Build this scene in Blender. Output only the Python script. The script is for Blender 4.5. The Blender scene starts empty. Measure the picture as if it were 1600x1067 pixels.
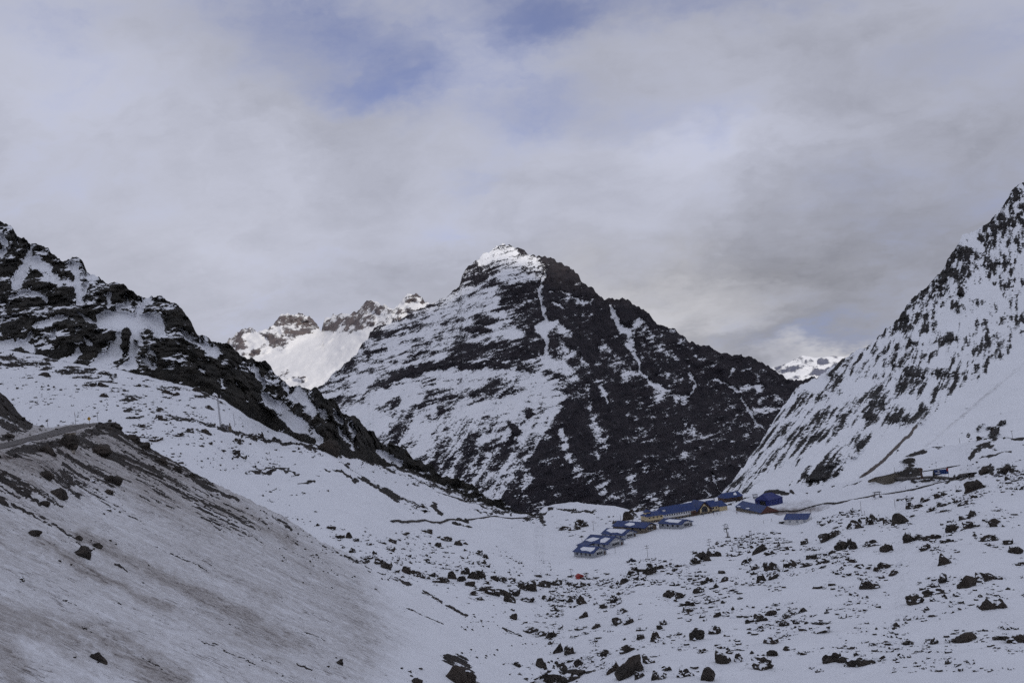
import bpy, bmesh, math, random
import numpy as np
from mathutils import Vector, Matrix

rnd = random.Random(7)
R = math.radians
C = bpy.context.scene.collection
F = 1556.0            # focal length in photo pixels (35 mm lens on a 1600 px wide frame)
HZ = 590.0            # row of the optical axis
ROLL = R(6.0)
CR, SR = math.cos(ROLL), math.sin(ROLL)

# ------------------------------------------------------------------ camera
cam = bpy.data.cameras.new('camera'); co = bpy.data.objects.new('camera', cam); C.objects.link(co)
cam.sensor_width = 36; cam.lens = 36 * F / 1600; cam.shift_y = (HZ - 533.5) / 1600
cam.clip_start = 1; cam.clip_end = 60000
co.matrix_world = Matrix(((CR, SR, 0, 0), (0, 0, -1, 0), (-SR, CR, 0, 0), (0, 0, 0, 1)))
bpy.context.scene.camera = co
sc = bpy.context.scene
sc.view_settings.view_transform = 'Standard'; sc.view_settings.look = 'None'
sc.view_settings.gamma = 1; sc.view_settings.use_curve_mapping = False
sc.view_settings.exposure = 0.18
sc.render.engine = 'CYCLES'
sc.cycles.use_denoising = False; sc.cycles.use_adaptive_sampling = False
sc.cycles.max_bounces = 8; sc.cycles.diffuse_bounces = 5

# ------------------------------------------------------------------ sun
SUN = Vector((0.52, -0.62, 0.588)).normalized()
sd = bpy.data.lights.new('sun', 'SUN'); so = bpy.data.objects.new('sun', sd); C.objects.link(so)
sd.energy = 1.9; sd.angle = R(5); sd.color = (1.0, 0.94, 0.84)
so.rotation_euler = SUN.to_track_quat('Z', 'Y').to_euler()
SUN_EL = math.asin(SUN.z); SUN_AZ = math.atan2(SUN.x, SUN.y)
DECK_T = (0.74, 0.765, 0.82)

# ------------------------------------------------------------------ node helper
class N:
    def __init__(s, tree): s.t = tree; s.n = tree.nodes; s.l = tree.links
    def add(s, typ, ins=None, **kw):
        nd = s.n.new(typ)
        for k, v in kw.items(): setattr(nd, k, v)
        for k, v in (ins or {}).items(): s.put(nd.inputs[k], v)
        return nd
    def put(s, sock, v):
        if hasattr(v, 'is_linked') or isinstance(v, bpy.types.NodeSocket): s.l.new(v, sock)
        elif isinstance(v, (tuple, list)) and len(v) == 3 and sock.type == 'RGBA': sock.default_value = (*v, 1)
        else: sock.default_value = v
    def m(s, op, a, b=None, c=None, clamp=False):
        nd = s.n.new('ShaderNodeMath'); nd.operation = op; nd.use_clamp = clamp
        s.put(nd.inputs[0], a)
        if b is not None: s.put(nd.inputs[1], b)
        if c is not None: s.put(nd.inputs[2], c)
        return nd.outputs[0]
    def v(s, op, a, b=None):
        nd = s.n.new('ShaderNodeVectorMath'); nd.operation = op
        s.put(nd.inputs[0], a)
        if b is not None: s.put(nd.inputs[1], b)
        return nd.outputs[1] if op in ('LENGTH', 'DOT_PRODUCT', 'DISTANCE') else nd.outputs[0]
    def mix(s, f, a, b):
        nd = s.n.new('ShaderNodeMix'); nd.data_type = 'RGBA'; nd.clamp_factor = True
        s.put(nd.inputs[0], f); s.put(nd.inputs[6], a); s.put(nd.inputs[7], b)
        return nd.outputs[2]
    def noise(s, vec, scale, detail=4, rough=0.55, dist=0.0, color=False):
        nd = s.n.new('ShaderNodeTexNoise')
        s.put(nd.inputs['Vector'], vec); s.put(nd.inputs['Scale'], scale)
        nd.inputs['Detail'].default_value = detail; nd.inputs['Roughness'].default_value = rough
        nd.inputs['Distortion'].default_value = dist
        return nd.outputs['Color' if color else 'Fac']
    def ss(s, x, lo, hi, a=0.0, b=1.0):
        nd = s.n.new('ShaderNodeMapRange'); nd.interpolation_type = 'SMOOTHSTEP'
        for k, val in zip(range(5), (x, lo, hi, a, b)): s.put(nd.inputs[k], val)
        return nd.outputs[0]

def ray(px, py):
    x, z = (px - 800) / F, (HZ - py) / F
    return Vector((x * CR + z * SR, 1.0, z * CR - x * SR))

# ------------------------------------------------------------------ world: thin overcast with blue gaps
w = bpy.data.worlds.new('World'); sc.world = w; w.use_nodes = True
w.node_tree.nodes.clear(); n = N(w.node_tree)
tc = n.add('ShaderNodeTexCoord').outputs['Generated']
sky = n.add('ShaderNodeTexSky', sky_type='NISHITA', sun_disc=False, sun_elevation=SUN_EL, sun_rotation=SUN_AZ, altitude=2800)
skyc = n.mix(n.ss(n.add('ShaderNodeSeparateXYZ', {0: tc}).outputs[2], 0.02, 0.22), n.v('MULTIPLY', sky.outputs[0], (0.21, 0.26, 0.56)), n.v('MULTIPLY', sky.outputs[0], (1.0, 0.80, 0.92)))   # grey-blue air seen through thin high cloud
bg1 = n.add('ShaderNodeBackground', {'Color': skyc, 'Strength': 0.10})
sep = n.add('ShaderNodeSeparateXYZ', {0: tc})
h = n.m('ADD', n.m('MAXIMUM', sep.outputs[2], -0.15), 0.42)
plane = n.add('ShaderNodeCombineXYZ', {0: n.m('DIVIDE', sep.outputs[0], h), 1: n.m('DIVIDE', sep.outputs[1], h), 2: 0.0}).outputs[0]
warp = n.v('SCALE', n.v('SUBTRACT', n.noise(plane, 4.5, 6, 0.62, color=True), (0.5, 0.5, 0.5)))
warp.node.inputs['Scale'].default_value = 0.13
dirw = n.v('ADD', n.v('NORMALIZE', tc), warp)
def blob(px, py, sx, sy):
    d = ray(px, py).normalized()
    q = n.v('MULTIPLY', n.v('SUBTRACT', dirw, tuple(d)), (F / sx, F / sx, F / sy))
    l = n.v('LENGTH', q)
    return n.m('POWER', 2.718, n.m('MULTIPLY', n.m('MULTIPLY', l, l), -1.0))
def total(lst):
    acc = None
    for a, args in lst:
        t = n.m('MULTIPLY', blob(*args), a)
        acc = t if acc is None else n.m('ADD', acc, t)
    return acc
n1 = n.noise(plane, 1.9, 8, 0.55, 0.5)
n2 = n.noise(n.v('MULTIPLY', plane, (0.8, 1.3, 1.0)), 4.2, 8, 0.6, 0.6)
n3 = n.noise(n.v('MULTIPLY', dirw, (1.0, 1.0, 1.7)), 7.0, 9, 0.58, 0.3)
hole = n.m('ADD', n.m('MULTIPLY', n.m('SUBTRACT', n3, 0.5), 1.5), n.m('MULTIPLY', n.m('SUBTRACT', n2, 0.5), 0.9)); hole = n.m('ADD', hole, n.m('ADD', n.m('MULTIPLY', n.m('SUBTRACT', n1, 0.5), 1.0), total([
    (0.80, (590, 145, 120, 50)), (0.75, (850, 20, 120, 60)), (0.22, (640, 60, 260, 90)), (0.35, (860, 170, 120, 40)), (0.50, (1180, -10, 260, 40)), (0.35, (1400, 90, 160, 40)),
    (0.35, (760, 282, 60, 22)), (0.42, (1290, 533, 150, 22)), (0.3, (1100, 200, 150, 40)), (0.22, (300, 40, 180, 40)), (0.3, (480, 60, 120, 60))])))
hole = n.ss(hole, 0.02, 1.15, 0.0, 0.88)
br = n.m('ADD', n.m('MULTIPLY', n.m('SUBTRACT', n1, 0.5), 0.34), n.m('ADD', n.m('MULTIPLY', n.m('ADD', n.m('MULTIPLY', n.m('SUBTRACT', n2, 0.5), 0.5), n.m('SUBTRACT', n3, 0.5)), 0.40), total([
    (0.04, (120, 250, 420, 260)), (0.06, (420, 420, 300, 100)), (0.13, (1010, 490, 220, 70)), (0.12, (740, 90, 130, 70)), (0.08, (60, 120, 200, 120)), (-0.16, (1460, 320, 330, 170)), (0.12, (1080, 235, 140, 40)), (0.11, (1250, 190, 200, 100)), (0.07, (470, 250, 200, 80)), (0.08, (1000, 330, 200, 70)), (0.06, (830, 300, 260, 80)),
    (-0.09, (1230, 410, 260, 60)), (0.05, (330, 420, 200, 90)), (-0.15, (1160, 528, 170, 30)), (-0.08, (1330, 480, 120, 40)), (0.17, (1360, 565, 110, 18)), (-0.03, (560, 430, 250, 60))])))
warm = n.m('ADD', total([(0.8, (1010, 490, 280, 90)), (0.8, (1350, 565, 120, 25)), (0.15, (250, 430, 300, 150))]), 0.0, clamp=True)
ccol = n.mix(warm, (0.462, 0.480, 0.575), (0.53, 0.525, 0.545))
ccol = n.v('SCALE', ccol); ccol.node.inputs['Scale'].default_value = 1; n.put(ccol.node.inputs['Scale'], n.m('ADD', 0.80, n.m('MULTIPLY', br, 1.4)))
bg2 = n.add('ShaderNodeBackground', {'Color': ccol, 'Strength': 1.0})
below = n.ss(sep.outputs[2], -0.05, -0.14)
mixs = n.add('ShaderNodeMixShader', {0: hole, 1: bg2.outputs[0], 2: bg1.outputs[0]})
bg3 = n.add('ShaderNodeBackground', {'Color': (0.30, 0.31, 0.35), 'Strength': 1.0})
mix2 = n.add('ShaderNodeMixShader', {0: below, 1: mixs.outputs[0], 2: bg3.outputs[0]})
out = n.add('ShaderNodeOutputWorld', {0: mix2.outputs[0]})

# ------------------------------------------------------------------ numpy noise and painting
rs = np.random.RandomState(11)
PERM = rs.permutation(256); PERM = np.concatenate([PERM, PERM, PERM])
G3 = rs.normal(size=(256, 3)); G3 /= np.linalg.norm(G3, axis=1)[:, None]; G3 = G3.astype(np.float32)
def pnoise(x, y, z):
    xi, yi, zi = np.floor(x), np.floor(y), np.floor(z)
    xf, yf, zf = (x - xi).astype(np.float32), (y - yi).astype(np.float32), (z - zi).astype(np.float32)
    xi, yi, zi = xi.astype(np.int64) & 255, yi.astype(np.int64) & 255, zi.astype(np.int64) & 255
    u, v, w_ = (t * t * t * (t * (t * 6 - 15) + 10) for t in (xf, yf, zf))
    res = 0
    for a in (0, 1):
        pa = PERM[xi + a]; wa = u if a else 1 - u
        for b in (0, 1):
            pb = PERM[pa + yi + b]; wb = v if b else 1 - v
            for c in (0, 1):
                g = G3[PERM[pb + zi + c]]; wc = w_ if c else 1 - w_
                res = res + wa * wb * wc * (g[..., 0] * (xf - a) + g[..., 1] * (yf - b) + g[..., 2] * (zf - c))
    return res * 1.6
def fbm(x, y, z, octv=4, gain=0.5, ridged=False):
    s, amp, tot = 0, 1.0, 0
    for i in range(octv):
        v = pnoise(x + 17.3 * i, y - 9.1 * i, z + 5.7 * i)
        if ridged: v = 1 - 2 * np.abs(v)
        s = s + amp * v; tot += amp; amp *= gain
        x, y, z = x * 2.03, y * 2.03, z * 2.03
    return s / tot * (1.35 if not ridged else 1)
def worley(x, y, z):
    xi, yi, zi = np.floor(x).astype(np.int64), np.floor(y).astype(np.int64), np.floor(z).astype(np.int64)
    best = np.full(x.shape, 9.0)
    for a in (-1, 0, 1):
        for b in (-1, 0, 1):
            for c in (-1, 0, 1):
                hh = PERM[PERM[PERM[(xi + a) & 255] + ((yi + b) & 255)] + ((zi + c) & 255)]; g = G3[hh] * 0.32
                d = (xi + a + .5 + g[..., 0] - x) ** 2 + (yi + b + .5 + g[..., 1] - y) ** 2 + (zi + c + .5 + g[..., 2] - z) ** 2
                best = np.minimum(best, d)
    return np.sqrt(best)
def normal_z(V):
    dx = np.gradient(V, axis=1); dy = np.gradient(V, axis=0); c = np.cross(dx, dy)
    return np.abs(c[..., 2]) / (np.linalg.norm(c, axis=-1) + 1e-9)
def sstep(x, a, b):
    t = np.clip((x - a) / (b - a), 0, 1); return t * t * (3 - 2 * t)
def tps(ctrl, k=300.0):
    c = np.array([(a[0] / k, a[1] / k) for a in ctrl]); val = np.log(np.array([a[2] for a in ctrl]))
    m = len(c); d = np.hypot(c[:, None, 0] - c[None, :, 0], c[:, None, 1] - c[None, :, 1])
    K = np.where(d > 0, d * d * np.log(d + 1e-12), 0) + np.eye(m) * 0.004
    P = np.c_[np.ones(m), c]
    A = np.block([[K, P], [P.T, np.zeros((3, 3))]])
    sol = np.linalg.solve(A, np.r_[val, 0, 0, 0])
    def f(px, py):
        px = np.asarray(px, float) / k; py = np.asarray(py, float) / k
        o = sol[m] + sol[m + 1] * px + sol[m + 2] * py
        for i in range(m):
            d2 = (px - c[i, 0]) ** 2 + (py - c[i, 1]) ** 2
            o = o + sol[i] * 0.5 * d2 * np.log(d2 + 1e-12)
        return np.exp(o)
    return f
def curve(pts):
    xs = np.array([p[0] for p in pts], float); ys = np.array([p[1] for p in pts], float)
    return lambda x: np.interp(x, xs, ys)
def paint(dens, px, py, strokes):
    """strokes: (points, radius, value[, softness]) - patches of rock or snow cover laid on the terrain"""
    for st in strokes:
        pts, r, val = st[:3]; soft = st[3] if len(st) > 3 else 0.7
        xs = [p[0] for p in pts]; ys = [p[1] for p in pts]; m = r * (1 + soft) + 1
        box = (px > min(xs) - m) & (px < max(xs) + m) & (py > min(ys) - m) & (py < max(ys) + m)
        if not box.any(): continue
        x, y = px[box], py[box]; d = np.full(x.shape, 1e9)
        if len(pts) == 1: pts = [pts[0], (pts[0][0] + .01, pts[0][1])]
        for (x0, y0), (x1, y1) in zip(pts[:-1], pts[1:]):
            dx, dy = x1 - x0, y1 - y0
            t = np.clip(((x - x0) * dx + (y - y0) * dy) / (dx * dx + dy * dy + 1e-9), 0, 1)
            d = np.minimum(d, np.hypot(x - x0 - t * dx, y - y0 - t * dy))
        wgt = 1 - sstep(d, r * (1 - soft), r * (1 + soft))
        dens[box] = dens[box] * (1 - wgt) + val * wgt
    return dens
def W(px, py, Y):
    x, z = (px - 800) / F * Y, (HZ - py) / F * Y
    return np.stack([x * CR + z * SR, Y + 0 * x, z * CR - x * SR], -1)

# ------------------------------------------------------------------ object helpers
def tag(o, label=None, cat=None, group=None, kind=None):
    if label: o['label'] = label
    if cat: o['category'] = cat
    if group: o['group'] = group
    if kind: o['kind'] = kind
    return o
def thing(name, label, cat, loc=(0, 0, 0), rz=0.0, group=None):
    o = bpy.data.objects.new(name, None); C.objects.link(o)
    o.location = loc; o.rotation_euler = (0, 0, rz); o.empty_display_size = 0.5
    return tag(o, label, cat, group)
def obj(name, bm, mat, parent=None, smooth=False):
    me = bpy.data.meshes.new(name); bmesh.ops.recalc_face_normals(bm, faces=bm.faces); bm.to_mesh(me); bm.free()
    me.materials.append(mat)
    if smooth: me.polygons.foreach_set('use_smooth', [True] * len(me.polygons))
    o = bpy.data.objects.new(name, me); C.objects.link(o); o.parent = parent
    return o
def mesh_np(name, verts, quads, mat, attrs=None, smooth=True, tri=False):
    me = bpy.data.meshes.new(name); k = 3 if tri else 4; nf = len(quads)
    me.vertices.add(len(verts)); me.vertices.foreach_set('co', np.asarray(verts, np.float32).ravel())
    me.loops.add(nf * k); me.loops.foreach_set('vertex_index', np.asarray(quads, np.int32).ravel())
    me.polygons.add(nf); me.polygons.foreach_set('loop_start', np.arange(0, nf * k, k, dtype=np.int32))
    me.polygons.foreach_set('use_smooth', np.full(nf, smooth))
    me.update(calc_edges=True)
    for kk, a in (attrs or {}).items():
        at = me.attributes.new(kk, 'FLOAT', 'POINT'); at.data.foreach_set('value', np.asarray(a, np.float32).ravel())
    me.materials.append(mat)
    o = bpy.data.objects.new(name, me); C.objects.link(o); return o
def grid_quads(nr, nc):
    i = np.arange(nr - 1)[:, None] * nc + np.arange(nc - 1)[None, :]
    return np.stack([i, i + 1, i + nc + 1, i + nc], -1).reshape(-1, 4)
def boxg(bm, x0, x1, y0, y1, z0, z1):
    v = [bm.verts.new(p) for p in ((x0, y0, z0), (x1, y0, z0), (x1, y1, z0), (x0, y1, z0), (x0, y0, z1), (x1, y0, z1), (x1, y1, z1), (x0, y1, z1))]
    for f in ((3, 2, 1, 0), (4, 5, 6, 7), (0, 1, 5, 4), (1, 2, 6, 5), (2, 3, 7, 6), (3, 0, 4, 7)): bm.faces.new([v[i] for i in f])
def box(x0, x1, y0, y1, z0, z1):
    bm = bmesh.new(); boxg(bm, x0, x1, y0, y1, z0, z1); return bm
def prism(bm, poly, ax, d0, d1):
    """extrude a 2D polygon (a, b) along axis ax ('x': points are (y,z); 'y': points are (x,z); 'z': (x,y))"""
    def p(a, b, d): return {'x': (d, a, b), 'y': (a, d, b), 'z': (a, b, d)}[ax]
    lo = [bm.verts.new(p(a, b, d0)) for a, b in poly]; hi = [bm.verts.new(p(a, b, d1)) for a, b in poly]
    m = len(poly); bm.faces.new(lo[::-1]); bm.faces.new(hi)
    for i in range(m): bm.faces.new((lo[i], lo[(i + 1) % m], hi[(i + 1) % m], hi[i]))
def tube(bm, p, q, r, r2=None, seg=8):
    p, q = Vector(p), Vector(q); r2 = r if r2 is None else r2
    ax = (q - p).normalized(); s = ax.cross(Vector((0, 0, 1)) if abs(ax.z) < .9 else Vector((1, 0, 0))).normalized(); t = ax.cross(s)
    ring = [[bm.verts.new(c + (s * math.cos(2 * math.pi * i / seg) + t * math.sin(2 * math.pi * i / seg)) * rr) for i in range(seg)] for c, rr in ((p, r), (q, r2))]
    bm.faces.new(ring[0][::-1]); bm.faces.new(ring[1])
    for i in range(seg): bm.faces.new((ring[0][i], ring[0][(i + 1) % seg], ring[1][(i + 1) % seg], ring[1][i]))
def tubes(lst, seg=8):
    bm = bmesh.new()
    for a in lst: tube(bm, *a, seg=seg)
    return bm

# ------------------------------------------------------------------ materials
def mat_new(name):
    m = bpy.data.materials.new(name); m.use_nodes = True; m.node_tree.nodes.clear(); return m, N(m.node_tree)
def plain(name, col, rough=0.7, var=0.15, scale=0.8, metal=0.0, rust=None):
    m, k = mat_new(name)
    pos = k.add('ShaderNodeNewGeometry').outputs['Position']
    f = k.noise(pos, scale, 5, 0.6)
    c = k.mix(f, tuple(x * (1 - var) for x in col), tuple(min(1, x * (1 + var)) for x in col))
    if rust: c = k.mix(k.ss(k.noise(pos, scale * 0.7, 6, 0.7), 0.52, 0.68), c, rust)
    b = k.add('ShaderNodeBsdfPrincipled', {'Base Color': c, 'Roughness': rough, 'Metallic': metal})
    bp = k.add('ShaderNodeBump', {'Height': f, 'Strength': 0.15, 'Distance': 0.05}); k.put(b.inputs['Normal'], bp.outputs[0])
    k.add('ShaderNodeOutputMaterial', {0: b.outputs[0]}); return m
def terrain_mat(name, rockA, rockB, fine, snow=(0.80, 0.81, 0.845), dirt=(0.145, 0.118, 0.108), amp=0.30, soft=0.05, bump=2.0, slope_stretch=None, rockC=None, flat=1.0):
    """snow and rock cover: the 'rock' point attribute says how much bare rock there is, fine noise breaks the edge up"""
    m, k = mat_new(name)
    pos = k.add('ShaderNodeNewGeometry').outputs['Position']
    rk = k.add('ShaderNodeAttribute', attribute_name='rock').outputs['Fac']
    dt = k.add('ShaderNodeAttribute', attribute_name='dirt').outputs['Fac']
    f1 = k.noise(k.v('MULTIPLY', pos, (1.0, 1.0, flat)) if flat != 1 else pos, 1.0 / fine, 5, 0.66)
    msk = k.ss(k.m('ADD', rk, k.m('MULTIPLY', k.m('SUBTRACT', f1, 0.5), amp)), 0.5 - soft, 0.5 + soft)
    f2 = k.noise(pos, 0.28 / fine, 6, 0.65)
    f3 = k.noise(pos, 1.9 / fine, 4, 0.6)
    rc = k.mix(k.ss(f2, 0.35, 0.65), rockA, rockB)
    if rockC: rc = k.mix(k.ss(k.noise(pos, 0.05 / fine, 4, 0.6), 0.55, 0.72), rc, rockC)
    rc = k.mix(k.ss(f3, 0.30, 0.75, 0.0, 0.55), rc, tuple(x * 0.55 for x in rockA))
    s2 = k.noise(pos, 0.09 / fine, 5, 0.6)
    scx = k.mix(k.ss(s2, 0.3, 0.7), tuple(x * 0.95 for x in snow), snow)
    if slope_stretch:
        d = Vector(slope_stretch).normalized(); e = d.cross(Vector((0, 0, 1))).normalized()
        a = k.v('DOT_PRODUCT', pos, tuple(d)); b_ = k.v('DOT_PRODUCT', pos, tuple(e))
        st = k.add('ShaderNodeCombineXYZ', {0: k.m('MULTIPLY', a, 0.33), 1: b_, 2: 0.0}).outputs[0]
        g1 = k.noise(st, 0.42, 8, 0.74, 1.0); g2 = k.noise(pos, 0.75, 7, 0.74, 0.5); g3 = k.noise(st, 0.12, 4, 0.6, 0.3)
        dmix = k.m('ADD', k.m('MULTIPLY', k.m('SUBTRACT', g1, 0.5), 1.7), k.m('ADD', k.m('MULTIPLY', k.m('SUBTRACT', g2, 0.5), 2.2), k.m('MULTIPLY', k.m('SUBTRACT', g3, 0.5), 1.2)))
        df = k.m('MULTIPLY', k.m('MULTIPLY', dt, 1.25), k.ss(k.m('ADD', dmix, dt), -0.35, 1.10), clamp=True)
        ds = k.ss(k.m('ADD', dmix, dt), 0.88, 1.40, 0.0, 0.85)
        scx = k.mix(df, scx, (0.365, 0.345, 0.336)); scx = k.mix(ds, scx, dirt)
        g4 = k.noise(st, 2.3, 5, 0.7, 0.8); g5 = k.noise(pos, 0.16, 4, 0.6)
        sp = k.m('MULTIPLY', k.ss(k.m('ADD', g4, k.m('MULTIPLY', k.m('SUBTRACT', g5, 0.5), 0.5)), 0.56, 0.68), k.ss(dt, 0.05, 0.6, 0.0, 0.8))
        scx = k.mix(sp, scx, tuple(x * 0.9 for x in dirt))
    else:
        df = k.ss(k.m('ADD', dt, k.m('MULTIPLY', k.m('SUBTRACT', f1, 0.5), 0.9)), 0.30, 0.95)
        scx = k.mix(df, scx, dirt)
    col = k.mix(msk, scx, rc)
    b = k.add('ShaderNodeBsdfPrincipled', {'Base Color': col, 'Roughness': k.m('ADD', 0.62, k.m('MULTIPLY', msk, 0.25))})
    b.inputs['Specular IOR Level'].default_value = 0.2
    hgt = k.m('ADD', k.m('MULTIPLY', k.m('ADD', f1, k.m('MULTIPLY', f3, 0.5)), k.m('ADD', 0.13, k.m('MULTIPLY', msk, 1.0))), k.m('MULTIPLY', msk, 0.5))
    bp = k.add('ShaderNodeBump', {'Height': hgt, 'Strength': 0.7, 'Distance': bump}); k.put(b.inputs['Normal'], bp.outputs[0])
    k.add('ShaderNodeOutputMaterial', {0: b.outputs[0]}); return m
def boulder_mat(name='boulder_rock', lo=0.70):
    m, k = mat_new(name)
    geo = k.add('ShaderNodeNewGeometry'); pos = geo.outputs['Position']
    nz = k.add('ShaderNodeSeparateXYZ', {0: geo.outputs['Normal']}).outputs[2]
    f1 = k.noise(pos, 0.55, 5, 0.6); f2 = k.noise(pos, 2.4, 4, 0.6); f3 = k.noise(pos, 0.11, 3)
    rc = k.mix(k.ss(f1, 0.35, 0.68), (0.026, 0.022, 0.019), (0.066, 0.055, 0.046))
    rc = k.mix(k.ss(f3, 0.45, 0.7, 0, 0.7), rc, (0.060, 0.045, 0.036))
    rc = k.mix(k.ss(f2, 0.35, 0.75, 0, 0.6), rc, (0.018, 0.016, 0.014))
    rand = k.add('ShaderNodeObjectInfo').outputs['Random']
    f0 = k.noise(pos, 0.30, 3, 0.5)
    cap = k.m('ADD', nz, k.m('ADD', k.m('MULTIPLY', k.m('SUBTRACT', f1, 0.5), 1.0), k.m('ADD', k.m('MULTIPLY', k.m('SUBTRACT', f0, 0.5), 2.2), k.m('MULTIPLY', k.m('SUBTRACT', rand, 0.5), 0.6))))
    sm = k.ss(cap, lo, lo + 0.10)
    col = k.mix(sm, rc, (0.80, 0.81, 0.845))
    b = k.add('ShaderNodeBsdfPrincipled', {'Base Color': col, 'Roughness': 0.85}); b.inputs['Specular IOR Level'].default_value = 0.2
    bp = k.add('ShaderNodeBump', {'Height': k.m('ADD', f2, k.m('MULTIPLY', sm, 0.6)), 'Strength': 0.6, 'Distance': 0.25}); k.put(b.inputs['Normal'], bp.outputs[0])
    k.add('ShaderNodeOutputMaterial', {0: b.outputs[0]}); return m

M_ground = terrain_mat('snowfield', (0.022, 0.019, 0.017), (0.044, 0.037, 0.032), 2.2, amp=0.9, bump=0.7)
M_bank = terrain_mat('dirty_snow_bank', (0.022, 0.018, 0.016), (0.050, 0.041, 0.035), 1.3, amp=1.0, bump=0.5, slope_stretch=(0.98, 0.10, 0), dirt=(0.10, 0.080, 0.072))
M_hill = terrain_mat('rocky_hill', (0.015, 0.014, 0.012), (0.046, 0.041, 0.034), 4.0, amp=1.1, bump=4.0, rockC=(0.042, 0.033, 0.025))
M_mount = terrain_mat('mountain_rock', (0.026, 0.024, 0.030), (0.052, 0.045, 0.051), 9.0, amp=1.7, soft=0.06, bump=9.0, flat=2.6, snow=(0.89, 0.90, 0.93))
M_far = terrain_mat('hazed_mountain_rock', (0.125, 0.108, 0.116), (0.20, 0.165, 0.162), 20.0, amp=1.3, soft=0.12, bump=20.0, flat=1.8, snow=(0.77, 0.77, 0.79))  # rock colours lightened to stand in for haze over the left range
M_far2 = terrain_mat('hazed_peak_rock', (0.13, 0.14, 0.20), (0.19, 0.20, 0.27), 30.0, amp=1.2, soft=0.14, bump=20.0, flat=2.0)  # pale bluish rock has the aerial haze put into its colour
M_right = terrain_mat('right_slope_rock', (0.024, 0.023, 0.024), (0.052, 0.046, 0.043), 4.5, amp=1.5, soft=0.06, bump=4.0, dirt=(0.085, 0.066, 0.055), snow=(0.86, 0.87, 0.90))
M_rock = boulder_mat(); M_bare = boulder_mat('bare_boulder_rock', 1.75)
M_asph = plain('asphalt', (0.085, 0.075, 0.070), 0.85, 0.35, 0.6)
M_track = plain('dirt_track', (0.050, 0.042, 0.036), 0.95, 0.4, 0.5)
M_conc = plain('concrete', (0.105, 0.090, 0.070), 0.9, 0.35, 0.5)
M_concl = plain('pale_concrete', (0.30, 0.26, 0.22), 0.9, 0.3, 0.4)
M_blue = plain('blue_roof_sheet', (0.004, 0.026, 0.125), 0.55, 0.35, 0.35)
M_bluew = plain('blue_wall_sheet', (0.012, 0.020, 0.130), 0.6, 0.25, 0.3)
M_cream = plain('cream_plaster', (0.52, 0.42, 0.25), 0.85, 0.15, 0.5)
M_white = plain('white_boards', (0.58, 0.57, 0.56), 0.8, 0.12, 0.6)
M_grey = plain('grey_boards', (0.30, 0.31, 0.33), 0.8, 0.2, 0.6)
M_stone = plain('stone_base', (0.15, 0.125, 0.095), 0.9, 0.4, 0.9)
M_brown = plain('brown_timber', (0.060, 0.034, 0.024), 0.8, 0.3, 0.9)
M_glass = plain('dark_window_glass', (0.020, 0.022, 0.028), 0.25, 0.2, 0.5)
M_red = plain('red_paint', (0.30, 0.024, 0.018), 0.6, 0.2, 0.6)
M_rust = plain('rusty_red_sheet', (0.075, 0.026, 0.018), 0.8, 0.4, 0.6)
M_wood = plain('weathered_pole', (0.075, 0.060, 0.050), 0.9, 0.3, 2.0)
M_steel = plain('painted_steel', (0.085, 0.080, 0.085), 0.6, 0.25, 1.0)
M_pale = plain('galvanised_steel', (0.30, 0.29, 0.31), 0.5, 0.2, 1.0)
M_yel = plain('yellow_sign_paint', (0.62, 0.33, 0.015), 0.5, 0.08, 1.0)
M_black = plain('black_paint', (0.012, 0.012, 0.012), 0.6, 0.1, 1.0)
M_snow = plain('roof_snow', (0.78, 0.79, 0.825), 0.7, 0.04, 0.3)
M_jack = plain('ski_jacket_cloth', (0.035, 0.035, 0.06), 0.9, 0.3, 1.0)
M_jack2 = plain('dark_red_jacket_cloth', (0.10, 0.03, 0.03), 0.9, 0.3, 1.0)

# ------------------------------------------------------------------ unseen overhead deck, added to shade the valley and leave the far peaks sunlit
def shade_deck():
    xs = np.linspace(-9000, 9000, 91); m = 81
    edge = 2985 - 130 / (1 + np.exp(np.clip((xs - 450) / 120, -30, 30))) + 90 * np.sin(xs / 410.0) + 60 * np.sin(xs / 173.0 + 1.0)
    t = np.linspace(0, 1, m)[:, None]
    X = np.repeat(xs[None, :], m, 0); Yg = -9000 + (edge[None, :] + 9000) * t
    nz = fbm(X / 900, Yg / 900, 0 * X, 4)
    rim = np.minimum(1, np.minimum((1 - t) * 9, 1) * np.ones_like(X))
    lo = 1650 + 60 * (1 + nz) * rim + 70 * (1 - rim); hi = lo + 10 + (150 + 90 * nz) * rim
    V = np.concatenate([np.stack([X, Yg, lo], -1).reshape(-1, 3), np.stack([X, Yg, hi], -1).reshape(-1, 3)])
    q = grid_quads(m, 91); k = 91 * m
    per = np.concatenate([np.arange(91), np.arange(1, m) * 91 + 90, (m - 1) * 91 + np.arange(89, -1, -1), np.arange(m - 2, 0, -1) * 91])
    nx = np.roll(per, -1); side = np.stack([per, nx, nx + k, per + k], -1)
    mt, kk = mat_new('shade_cloud_vapour')
    tr = kk.add('ShaderNodeBsdfTranslucent', {'Color': DECK_T})
    kk.add('ShaderNodeOutputMaterial', {0: tr.outputs[0]})
    o = mesh_np('shade_cloud', V, np.concatenate([q[:, ::-1], q + k, side]), mt)
    tag(o, 'unseen overhead slab added to shade the valley from the sun', kind='stuff')
shade_deck()

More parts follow.
